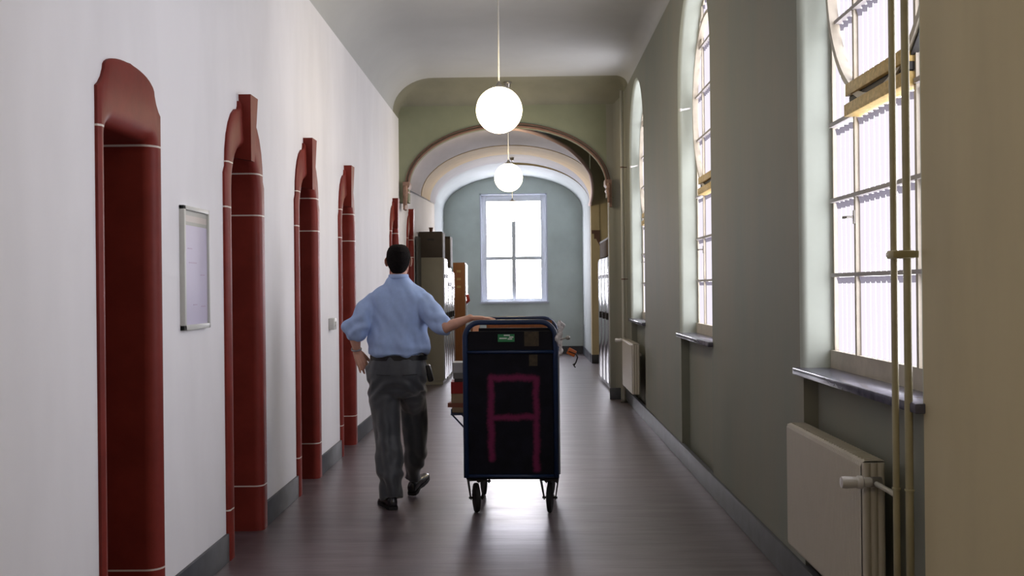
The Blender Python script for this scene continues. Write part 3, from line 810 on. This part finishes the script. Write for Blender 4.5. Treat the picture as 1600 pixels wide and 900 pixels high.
def loop(y, zt, r=.10, x0=-thw + .012, x1=thw - .02, zb=.25):
    p = [(x0, y, zb), (x0, y, zt - r)] + [(x0 + r - r * cos(a), y, zt - r + r * sin(a)) for a in [pi / 2 * i / 8 for i in range(1, 9)]]
    p += [(x1 - r + r * sin(a), y, zt - r + r * cos(a)) for a in [pi / 2 * i / 8 for i in range(0, 9)]] + [(x1, y, zb)]
    return p
for y in (-.006, DZ - .0):
    bm = bmesh.new(); tube(bm, loop(y, 1.275), .0175, 14); build('frame_tube', bm, blue, trolley, smooth=True)
for z in (1.078, .26):
    for y in (-.008, DZ):
        bm = bmesh.new(); tube(bm, [(-thw + .012, y, z), (thw - .02, y, z)], .011, 12); build('cross_bar', bm, blue, trolley, smooth=True)
for x in (-thw + .012, thw - .02):
    for z in (.26, 1.078):
        bm = bmesh.new(); tube(bm, [(x, 0, z), (x, DZ, z)], .011, 10); build('side_bar', bm, blue, trolley, smooth=True)
bm = bmesh.new(); box(bm, thw - .006, thw + .006, .0, .04, .27, 1.05); build('edge_highlight', bm, mat('pale_highlight', (.45, .46, .52), .3), trolley)  # pale strip in place of the highlight along the frame edge
for a, b, c, d in ((.09, .185, 1.115, 1.21), (.12, .175, .985, 1.06)):
    bm = bmesh.new(); box(bm, a, b, -.001, .004, c, d); build('brown_tape', bm, mat('brown_packing_tape', (.045, .032, .018), .35, var=.4, vscale=40), trolley)
bm = bmesh.new(); box(bm, -.085, .025, -.001, .004, 1.145, 1.195); lab = build('green_label', bm, mat('green_sticker', (.02, .20, .07), .5), trolley)
bm = bmesh.new()
for x, z, w_ in ((-.045, 1.184, .04), (-.01, 1.172, .028), (-.075, 1.164, .05), (-.02, 1.160, .03)): box(bm, x, x + w_, -.003, -.001, z, z + .008)
build('label_writing', bm, mat('white_print', (.65, .70, .65), .5), lab)
# side shelf that carries the books
bm = bmesh.new(); box(bm, -thw - .12, -thw + .01, .28, .62, .628, .64)
for y in (.29, .61): tube(bm, [(-thw + .01, y, .50), (-thw - .11, y, .63)], .006, 8); tube(bm, [(-thw - .115, y, .63), (-thw - .115, y, .67)], .005, 8)
build('side_shelf', bm, blue, trolley, auto=40)
rub = mat('black_rubber', (.006, .006, .006), .7)
def caster(x, y, rz):
    c = empty('caster', (x, y, .235), rz, trolley)
    bm = bmesh.new(); prof = [(.002, -.02), (.05, -.022), (.075, -.018), (.094, -.014), (.098, -.006), (.098, .006), (.094, .014), (.075, .018), (.05, .022), (.002, .02)]
    lathe(bm, prof, (0, .03, -.137), 28, axis='X'); build('wheel', bm, rub, c, auto=40)
    bm = bmesh.new()
    for s in (-1, 1):
        v0 = [(s * .055, -.035, -.012), (s * .055, .06, -.012), (s * .034, .05, -.15), (s * .034, .015, -.15)]
        v1 = [(p[0] + s * .006, p[1], p[2]) for p in v0]
        A = [bm.verts.new(p) for p in v0]; B = [bm.verts.new(p) for p in v1]; bridge(bm, A, B, 0, True); bm.faces.new(A); bm.faces.new(B)
    box(bm, -.061, .061, -.04, .065, -.014, -.002); tube(bm, [(-.05, .03, -.137), (.05, .03, -.137)], .008, 10)
    lathe(bm, [(.03, -.004), (.03, .004)], n=16); build('fork', bm, M['gap'], c, auto=40)
caster(-thw + .075, .07, radians(14)); caster(thw - .07, .07, radians(-4)); caster(-thw + .075, DZ - .1, radians(10)); caster(thw - .07, DZ - .1, radians(-8))
tag(trolley, 'tall dark blue tubular trolley boxed in black boards with a pink sprayed letter', 'trolley')

# books on the side shelf
page = mat('book_pages', (.66, .58, .46), .7, var=.2, vscale=60, stretch=(1, 1, 12))
def book(z, th, w_, l_, c, rz, label, dx=0):
    x, y = TX0 - .055 + dx, TY0 + .45
    t = empty('book', (x, y, z), rz)
    bm = bmesh.new(); box(bm, -w_ / 2 + .006, w_ / 2 - .002, -l_ / 2 + .004, l_ / 2 - .004, .003, th - .003); build('pages', bm, page, t)
    bm = bmesh.new(); box(bm, -w_ / 2, w_ / 2, -l_ / 2, l_ / 2, 0, .003); box(bm, -w_ / 2, w_ / 2, -l_ / 2, l_ / 2, th - .003, th); box(bm, -w_ / 2, w_ / 2, -l_ / 2, -l_ / 2 + .003, .003, th - .003)
    build('cover', bm, c, t)
    tag(t, label, 'book', 'books stacked on the trolley side shelf'); return t
tan = mat('tan_cover', (.45, .32, .20), .6, var=.1); z = .641
for th, w_, l_, c, rz, lb, dx in (
    (.034, .115, .20, tan, .10, 'tan book at the bottom of the stack beside the trolley', -.002),
    (.030, .118, .20, mat('reddish_cover', (.30, .10, .06), .6), -.14, 'reddish brown book, second from the bottom of the stack beside the trolley', -.006),
    (.036, .115, .20, tan, .05, 'cream-paged book just below the red one in the stack beside the trolley', .0),
    (.028, .105, .19, tan, -.06, 'thin tan book directly under the thick red book', .005),
    (.080, .112, .20, mat('red_cover', (.42, .012, .015), .45), .02, 'thick bright red book in the middle of the stack beside the trolley', .0),
    (.022, .085, .18, mat('dark_cover', (.05, .045, .05), .5), .0, 'thin dark book on top of the red book', .012),
    (.040, .100, .19, mat('grey_cover', (.25, .25, .25), .5), .04, 'grey book second from the top of the stack beside the trolley', .008),
    (.070, .100, .19, mat('white_cover', (.58, .60, .62), .5), -.03, 'thick white book at the top of the stack beside the trolley', .008)):
    book(z, th, w_, l_, c, rz, lb, dx); z += th + .0006

# things hanging at the right edge of the trolley
def crumple(o, amp, sc_):
    for v in o.data.vertices: v.co += Vector(noise.noise_vector(v.co * sc_ + Vector((3.1, 7.7, 1.3)))) * amp
bm = bmesh.new(); n = 10
tube(bm, [(.005 * sin(i), .0, 1.285 - i * .026) for i in range(n)], [.012, .022, .018, .016, .02, .024, .018, .014, .016, .008], 12, flat=.5)
bmesh.ops.subdivide_edges(bm, edges=bm.edges[:], cuts=1)
t = build('plastic_bag', bm, mat('crumpled_white_plastic', (.60, .58, .58), .35, var=.35, vscale=50), None, smooth=True); crumple(t, .016, 35)
t.location = (TX1 + .010, TY0 - .05, 0); tag(t, 'crumpled whitish plastic strip hanging from the right corner of the trolley frame', 'bag')
t = empty('luggage_tag', (TX1 + .085, TY0 - .05, 1.075))
bm = bmesh.new(); box(bm, -.028, .028, -.005, .005, -.022, .022, bev=.004, mtx=Matrix.Rotation(radians(28), 4, 'Y')); build('tag_body', bm, mat('orange_plastic', (.55, .13, .02), .4), t, auto=40)
bm = bmesh.new(); tube(bm, [(-.026, 0, .012), (-.035, 0, .03)], .003, 8); build('cord', bm, M['gap'], t)
tag(t, 'small orange tag hanging beside the right edge of the trolley', 'tag')
bm = bmesh.new(); tube(bm, [(.028, 0, .0), (.036, 0, -.02), (.026, 0, -.05), (.012, 0, -.075), (.022, 0, -.085)], .0045, 8); tube(bm, [(.02, 0, -.06), (.004, 0, -.068)], .004, 8)
tube(bm, [(.028, 0, 0), (-.02, 0, .02)], .003, 8)
t2 = build('hook', bm, M['gap'], None, smooth=True); t2.location = (TX1 + .087, TY0 - .06, 1.062); tag(t2, 'small dark metal hook dangling under the orange tag', 'hook')
bm = bmesh.new(); lathe(bm, [(.002, -.014), (.012, -.010), (.015, 0), (.012, .010), (.002, .014)], n=14); tube(bm, [(-.012, 0, 0), (-.05, 0, -.012)], .004, 8)
t3 = build('keys', bm, M['metal'], None, smooth=True); t3.location = (TX1 + .062, TY0 - .06, 1.17); tag(t3, 'small shiny metal knob on a clip at the right edge of the trolley', 'clip')

# ------------------------------------------------------------------ the man
def bake(o, voxel, smooth=6, factor=.5):
    m = o.modifiers.new('r', 'REMESH'); m.mode = 'VOXEL'; m.voxel_size = voxel
    if smooth:
        s = o.modifiers.new('s', 'SMOOTH'); s.iterations = smooth; s.factor = factor
    dg = bpy.context.evaluated_depsgraph_get(); ev = o.evaluated_get(dg)
    me = bpy.data.meshes.new_from_object(ev); o.modifiers.clear()
    mats = [x for x in o.data.materials]; o.data = me; me.materials.clear()
    for x in mats: me.materials.append(x)
    me.polygons.foreach_set('use_smooth', [True] * len(me.polygons)); me.update()
    return o
def stack(bm, rings, n=28, sq=2.0):
    """closed loft of horizontal superellipse rings (cx, cy, z, rx, ry)"""
    R = []
    for cx, cy, z, rx, ry in rings:
        r = []
        for j in range(n):
            a = 2 * pi * j / n; c, s = cos(a), sin(a)
            r.append(bm.verts.new((cx + rx * abs(c) ** (2 / sq) * (1 if c >= 0 else -1), cy + ry * abs(s) ** (2 / sq) * (1 if s >= 0 else -1), z)))
        R.append(r)
    for a, b in zip(R, R[1:]): bridge(bm, a, b, 0, True)
    bm.faces.new(R[0]); bm.faces.new(R[-1])
def ball(bm, c, r, s=(1, 1, 1)):
    m_ = Matrix.Translation(c) @ Matrix.Diagonal((r * s[0], r * s[1], r * s[2], 1)); bmesh.ops.create_uvsphere(bm, u_segments=20, v_segments=14, radius=1, matrix=m_)
def limb(bm, pts, rs, n=18, flat=1):
    # densified path with round ends
    P = [Vector(p) for p in pts]; Q, S = [], []
    for i in range(len(P) - 1):
        for k in range(6):
            t = k / 6; Q.append(P[i].lerp(P[i + 1], t)); S.append(rs[i] + (rs[i + 1] - rs[i]) * t)
    Q.append(P[-1]); S.append(rs[-1])
    tube(bm, Q, S, n, flat=flat)
    ball(bm, P[0], rs[0] * .98); ball(bm, P[-1], rs[-1] * .98)

skin = mat('skin', (.56, .30, .22), .5, var=.05, vscale=20)
skin.node_tree.nodes['Principled BSDF'].inputs['Subsurface Weight'].default_value = .05
BY = 7.36
HC = Vector((-.884, BY + .01, 1.700))      # head centre
SL, SR = Vector((-1.05, BY, 1.425)), Vector((-.718, BY, 1.425))
EL, ER = Vector((-1.195, 7.32, 1.215)), Vector((-.548, 7.15, 1.235))
WL, WR = Vector((-1.182, 7.37, 1.068)), Vector((-.380, 7.22, 1.298))
HL, HR = Vector((-1.0, BY + .02, .95)), Vector((-.80, BY + .02, .95))
KL, KR = Vector((-.975, 7.34, .50)), Vector((-.805, 7.60, .52))
AL, AR = Vector((-.925, 7.24, .10)), Vector((-.835, 7.72, .11))

def hand(bm, wrist, fdir, palm_n, side, curl, thumb_dir, splay=1.0):
    """palm, four unequal bent fingers and a thumb; fdir = pointing direction, palm_n = palm normal, side = towards the thumb"""
    f = fdir.normalized(); s = (side - f * side.dot(f)).normalized(); n = palm_n - f * palm_n.dot(f); n = (n - s * n.dot(s)).normalized()
    # palm as three fans of soft tubes
    for k, o in enumerate((-.029, -.010, .010, .028)):
        a = wrist + s * o * .62; b = wrist + f * .088 + s * o
        tube(bm, [a, a.lerp(b, .5), b], [.0145, .0150, .0125], 12, flat=1.0); ball(bm, b, .0122); ball(bm, a, .0142)
    ball(bm, wrist + f * .040 + s * .024 + n * .005, .019, (1, 1, 1)); ball(bm, wrist + f * .035 - s * .018 + n * .004, .017)
    lens = ((.028, .075), (.010, .083), (-.010, .077), (-.029, .060))
    for i, (o, ln) in enumerate(lens):
        p = wrist + f * .088 + s * o; d = f + s * (o * 3.2 * splay); d.normalize(); ax = s; pts = [p]; ang = 0
        for seg, fr in enumerate((.45, .30, .25)):
            ang += curl * (.8 + .35 * seg) * (1 + .12 * i); dd = d * cos(ang) + n * sin(ang); p = p + dd * ln * fr; pts.append(p)
        rr = [.0098, .0092, .0083, .0070] if i < 3 else [.0086, .0080, .0073, .0062]
        tube(bm, pts, rr, 12)
        for q, r_ in zip(pts, rr): ball(bm, q, r_ * 1.0)
    p = wrist + f * .025 + s * .026 + n * .006; pts = [p]; d = (f * thumb_dir[0] + s * thumb_dir[1] + n * thumb_dir[2]).normalized()
    p = p + d * .040; pts.append(p); d = (d + f * .35).normalized(); p = p + d * .030; pts.append(p); p = p + (d + f * .2).normalized() * .022; pts.append(p)
    tube(bm, pts, [.0150, .0120, .0105, .0082], 12)
    for q, r_ in zip(pts, (.0148, .0120, .0105, .0082)): ball(bm, q, r_)

bm = bmesh.new()
# head: skull, jaw, face, ears
hx, hy, hz = HC
stack(bm, [(hx, hy - .005, hz + .100, .018, .022), (hx, hy - .005, hz + .094, .046, .056), (hx, hy - .006, hz + .078, .064, .080), (hx, hy - .006, hz + .050, .074, .094), (hx, hy - .004, hz + .015, .0765, .098),
           (hx, hy + .002, hz - .020, .0735, .093), (hx, hy + .014, hz - .055, .067, .080), (hx, hy + .028, hz - .085, .057, .064), (hx, hy + .045, hz - .112, .040, .045), (hx, hy + .058, hz - .122, .020, .022)], 28)
# nose, brow, lips, chin, cheeks (on the far side of the head)
tube(bm, [(hx, hy + .092, hz + .012), (hx, hy + .108, hz - .012), (hx, hy + .116, hz - .032), (hx, hy + .098, hz - .040)], [.008, .010, .013, .010], 10)
for s in (-1, 1):
    ball(bm, (hx + s * .030, hy + .086, hz + .020), .018, (1.2, .6, .6)); ball(bm, (hx + s * .030, hy + .084, hz + .002), .012)
    ball(bm, (hx + s * .038, hy + .066, hz - .028), .024); ball(bm, (hx + s * .010, hy + .106, hz - .036), .008)
    # ear: rim and lobe
    e0 = Vector((hx + s * .080, hy - .004, hz - .012))
    tube(bm, [e0 + Vector((s * .0, .008, .026)), e0 + Vector((s * .008, -.006, .030)), e0 + Vector((s * .013, -.016, .016)), e0 + Vector((s * .012, -.014, -.004)), e0 + Vector((s * .006, -.004, -.022)), e0 + Vector((s * .0, .004, -.028))], [.005, .006, .006, .006, .007, .006], 8)
    ball(bm, e0 + Vector((s * .002, -.002, .002)), .016, (.45, .8, 1.3))
ball(bm, (hx, hy + .097, hz - .060), .014, (1.6, .7, .5)); ball(bm, (hx, hy + .095, hz - .072), .013, (1.4, .7, .6)); ball(bm, (hx, hy + .084, hz - .098), .020)
# neck and trunk
stack(bm, [(hx, hy - .008, hz - .05, .054, .060), (hx, hy - .012, hz - .10, .057, .062), (hx, hy - .014, hz - .15, .058, .062), (hx, hy - .012, hz - .21, .085, .075), (hx, BY, 1.45, .16, .09), (hx, BY, 1.36, .165, .10), (hx - .003, BY, 1.2, .15, .10), (hx - .01, BY, 1.08, .15, .10), (-.90, BY + .01, .98, .155, .11), (-.90, BY + .015, .90, .14, .10)], 28)
for S_, E_, W_ in ((SL, EL, WL), (SR, ER, WR)):
    limb(bm, [S_, S_.lerp(E_, .5), E_], [.054, .048, .040]); limb(bm, [E_, E_.lerp(W_, .35), E_.lerp(W_, .8), W_], [.040, .042, .030, .026], flat=.9)
for S_, K_, A_ in ((HL, KL, AL), (HR, KR, AR)):
    limb(bm, [S_, K_], [.080, .055]); limb(bm, [K_, K_.lerp(A_, .35), A_], [.053, .052, .036])
# left hand hanging, palm turned back; right hand flat on the tray
hand(bm, WL, Vector((.40, -.12, -.90)), Vector((-.2, 1, .0)), Vector((.9, .2, .35)), .14, (.88, .42, .25), 1.3)
hand(bm, WR, Vector((.97, .10, -.02)), Vector((0, 0, -1)), Vector((.0, 1, .05)), .06, (.8, .55, .15))
me_ = bpy.data.meshes.new('person'); bm.to_mesh(me_); bm.free()
person = link('person', me_, skin); bake(person, .0046, 3)
tag(person, 'person seen from behind in light blue short-sleeved shirt, one hand on the trolley', 'person')

def cloth_fold(o, fn):
    me = o.data; nr = [v.normal.copy() for v in me.vertices]
    for v, n_ in zip(me.vertices, nr): v.co += n_ * fn(v.co)
    me.update()
# hair
bm = bmesh.new()
stack(bm, [(hx, hy - .008, hz + .113, .02, .024), (hx, hy - .010, hz + .107, .046, .056), (hx, hy - .011, hz + .090, .066, .082), (hx, hy - .012, hz + .060, .080, .100), (hx, hy - .014, hz + .020, .0845, .100),
           (hx, hy - .020, hz - .020, .078, .090), (hx, hy - .026, hz - .048, .066, .076), (hx, hy - .032, hz - .072, .053, .058), (hx, hy - .038, hz - .094, .036, .038)], 28)
hair_m = mat('short_dark_hair', (.008, .006, .006), .85, var=.3, vscale=80, bump=.6, bscale=260, spec=.12)
o = build('hair', bm, hair_m); bake(o, .006, 2)
def hairf(c): return .0018 * noise.noise(c * 160) + .001 * noise.noise(c * 420)
cloth_fold(o, hairf)
# open the face: drop hair in front of the ears and forehead
bm = bmesh.new(); bm.from_mesh(o.data)
bmesh.ops.delete(bm, geom=[v for v in bm.verts if (v.co.y > hy + .066 and v.co.z < hz + .068) or (v.co.y > hy + .018 and v.co.z < hz - .002)], context='VERTS')
bm.to_mesh(o.data); bm.free(); o.parent = person

# shirt: bloused at the waist, wide short sleeves, small collar
shirt_m = mat('light_blue_cotton', (.38, .52, .84), .75, var=.03, vscale=30, bump=.15, bscale=500)
bm = bmesh.new()
stack(bm, [(-.890, BY + .005, 1.035, .190, .125), (-.894, BY, 1.05, .213, .148), (-.894, BY - .002, 1.09, .218, .152), (-.892, BY - .002, 1.16, .208, .148), (-.888, BY - .002, 1.25, .200, .142), (-.884, BY - .004, 1.33, .205, .138),
           (-.882, BY - .006, 1.40, .212, .128), (-.882, BY - .008, 1.45, .205, .115), (-.882, BY - .008, 1.49, .180, .100), (-.884, BY - .006, 1.52, .140, .086), (-.884, BY - .004, 1.55, .096, .076), (-.884, BY - .003, 1.575, .070, .070), (-.884, BY - .002, 1.59, .062, .066)], 36, 2.2)
limb(bm, [SL + Vector((.02, 0, -.012)), SL.lerp(EL, .45), SL.lerp(EL, .92)], [.080, .084, .090], 22)
limb(bm, [SR + Vector((-.02, 0, -.012)), SR.lerp(ER, .45) + Vector((0, 0, -.01)), SR.lerp(ER, .88) + Vector((0, 0, -.012))], [.080, .082, .068], 22)
limb(bm, [(-1.06, BY, 1.36), (-1.03, BY, 1.26), (-1.02, BY, 1.14)], [.055, .055, .05]); limb(bm, [(-.72, BY - .02, 1.36), (-.735, BY, 1.26), (-.745, BY, 1.14)], [.06, .058, .05])
shirt = build('shirt', bm, shirt_m); bake(shirt, .0075, 8)
def shirtf(c):
    x, y, z = c; f = 0
    # drape lines fanning from the shoulders to the waist, stronger low down and on the right side
    low = smoothstep(1.40, 1.08, z); u = (x + .88)
    f += .011 * low * sin(34 * u + 10 * (z - 1.1) * u / .2 + 2.0 * noise.noise(Vector((x * 4, y * 4, z * 2))))
    f += .016 * noise.noise(Vector((x * 9 + z * 5, y * 7, z * 4.5)))
    f += .008 * noise.noise(Vector((x * 20 + z * 9, y * 16, z * 8)))
    # blouse rolls above the belt
    f += .006 * smoothstep(1.16, 1.07, z) * sin(55 * z + 12 * x)
    # sleeve creases
    a = smoothstep(-1.05, -1.12, x) + smoothstep(-.72, -.64, x)
    f += .006 * a * sin(60 * (z + .6 * abs(u)) + 3 * noise.noise(c * 8))
    return f
cloth_fold(shirt, shirtf); shirt.parent = person
# yoke seam and collar band
bm = bmesh.new()
pts = [(-.884 + .064 * cos(a), BY - .002 + .071 * sin(a), 1.588) for a in [2 * pi * i / 32 for i in range(33)]]
tube(bm, pts, .0075, 8, cap=False, flat=2.2); build('collar', bm, shirt_m, shirt, smooth=True)

# trousers: loose, dark grey, right leg swinging forward
trou_m = mat('charcoal_trousers', (.043, .048, .058), .5, var=.08, vscale=30, bump=.1, bscale=400)
trou_m.node_tree.nodes['Principled BSDF'].inputs['Sheen Weight'].default_value = .5
def leg(bm, pts, rs):
    P = [Vector(p) for p in pts]; Q, S = [], []
    for i in range(len(P) - 1):
        for k in range(6):
            t = k / 6; t2 = t * t * (3 - 2 * t); Q.append(P[i].lerp(P[i + 1], t)); S.append(rs[i] + (rs[i + 1] - rs[i]) * t2)
    Q.append(P[-1]); S.append(rs[-1]); tube(bm, Q, S, 26)
bm = bmesh.new()
stack(bm, [(-.889, BY + .005, 1.045, .185, .125), (-.889, BY + .005, 1.02, .192, .132), (-.893, BY + .005, .97, .205, .145), (-.895, BY + .005, .91, .215, .155), (-.897, BY + .01, .85, .21, .152), (-.897, BY + .012, .79, .195, .135), (-.897, BY + .02, .755, .15, .10)], 32, 2.4)
leg(bm, [HL + Vector((-.005, 0, .02)), (-.992, BY + .01, .80), (-.985, 7.345, .62), KL + Vector((.0, -.01, -.03)), KL.lerp(AL, .5) + Vector((0, -.02, 0)), AL + Vector((-.005, -.012, -.035))], [.118, .112, .098, .090, .084, .076])
leg(bm, [HR + Vector((.0, 0, .02)), (-.80, BY + .05, .80), KR + Vector((0, -.06, .13)), KR + Vector((.01, -.03, -.03)), KR.lerp(AR, .45) + Vector((.012, -.03, 0)), AR + Vector((-.005, -.02, .0))], [.118, .106, .092, .086, .082, .062])
tr = build('trousers', bm, trou_m); bake(tr, .0075, 8)
def trouf(c):
    x, y, z = c; f = .016 * noise.noise(Vector((x * 8 + 3, y * 8, z * 4))) + .006 * noise.noise(Vector((x * 22, y * 20, z * 10)))
    f += .008 * smoothstep(.60, .12, z) * sin(38 * z + 9 * x + 6 * noise.noise(c * 6)) + .006 * smoothstep(.78, .55, z) * sin(60 * x + 8 * z)
    f += .006 * smoothstep(.70, .78, z) * smoothstep(.92, .84, z) * sin(60 * z + 14 * (x + .9) ** 2 * 20)
    return f
cloth_fold(tr, trouf); tr.parent = person
bm = bmesh.new()
pts = [(-.889 + .194 * (1 if cos(a) >= 0 else -1) * abs(cos(a)) ** .85, BY + .005 + .134 * (1 if sin(a) >= 0 else -1) * abs(sin(a)) ** .85, 1.028) for a in [2 * pi * i / 48 for i in range(49)]]
R_ = [[bm.verts.new((p[0] + (p[0] + .889) * k, p[1] + (p[1] - BY) * k, z)) for p in pts[:-1]] for z, k in ((1.008, 0), (1.008, .03), (1.042, .03), (1.042, 0))]
for a, b in zip(R_, R_[1:] + R_[:1]): bridge(bm, a, b, 0, True)
build('belt', bm, mat('black_leather_belt', (.008, .008, .009), .35), person, auto=40)
bm = bmesh.new()
pk = lambda x0, x1, z, s: [(-.889 + q, BY + .005 - .158 * sqrt(max(.05, 1 - (q / .25) ** 2)) - .004, z + s * (q - x0)) for q in [x0 + (x1 - x0) * i / 6 for i in range(7)]]
tube(bm, pk(-.14, -.04, .915, -.05), .0025, 6); seam = mat('dark_seam', (.012, .012, .014), .6)
build('pocket_seam', bm, seam, tr); bm = bmesh.new(); tube(bm, pk(.04, .14, .91, .05), .0025, 6)
build('pocket_seam', bm, seam, tr)
# pouch hanging on the right side of the belt
bm = bmesh.new(); box(bm, -.02, .018, -.04, .04, -.08, .04, bev=.012, mtx=Matrix.Rotation(radians(-14), 4, 'Y'))
o = build('belt_pouch', bm, mat('black_pouch', (.01, .01, .012), .4), person, auto=50); o.location = (-.682, BY + .02, .93)
# shoes
leather = mat('black_shoe_leather', (.012, .012, .016), .25, var=.2)
def shoe(heel, ang, pitch=0):
    s = empty('shoe', heel, 0, person); s.rotation_euler = (pitch, 0, ang)
    bm = bmesh.new()
    def ring(yv, hw_, zt, zb): return (yv, hw_, zt, zb)
    R = []
    for yv, hw_, zt, zb in ((-.012, .018, .055, .022), (0, .030, .085, .018), (.03, .036, .098, .018), (.07, .037, .096, .018), (.11, .038, .078, .018), (.16, .046, .060, .018), (.21, .049, .048, .018), (.255, .042, .038, .018), (.285, .026, .030, .018), (.295, .010, .024, .018)):
        R.append([bm.verts.new((hw_ * cos(a), yv, zb + (zt - zb) * (.5 + .5 * sin(a)) if sin(a) > -.2 else zb)) for a in [2 * pi * i / 20 for i in range(20)]])
    for a, b in zip(R, R[1:]): bridge(bm, a, b, 0, True)
    bm.faces.new(R[0]); bm.faces.new(R[-1]); build('upper', bm, leather, s, smooth=True)
    bm = bmesh.new(); out = [(-.014, .016), (-.004, .032), (.03, .040), (.08, .038), (.13, .044), (.19, .053), (.24, .049), (.28, .034), (.30, .014)]
    A = [(w_, y) for y, w_ in out] + [(-w_, y) for y, w_ in reversed(out)]
    lo = [bm.verts.new((p[0], p[1], 0 if p[1] < .075 or p[1] > .12 else .010)) for p in A]; hi_ = [bm.verts.new((p[0], p[1], .022)) for p in A]
    bridge(bm, lo, hi_, 0, True); bm.faces.new(lo); bm.faces.new(hi_); build('sole', bm, rub, s, auto=40)
shoe((-.915, 7.17, 0), radians(22)); shoe((-.838, 7.655, .006), radians(-16), .30)
# wristwatch
bm = bmesh.new(); d = (WL - EL).normalized(); c0 = EL.lerp(WL, .90); s_, u_ = frame_of(d)
pts = [c0 + s_ * .031 * cos(a) + u_ * .029 * sin(a) for a in [2 * pi * i / 24 for i in range(25)]]
tube(bm, pts, .0065, 8, cap=False); ball(bm, c0 - s_ * .034, .014, (.6, 1, 1))
build('wristwatch', bm, mat('steel_watch', (.30, .30, .32), .3, metal=.8), person, smooth=True)
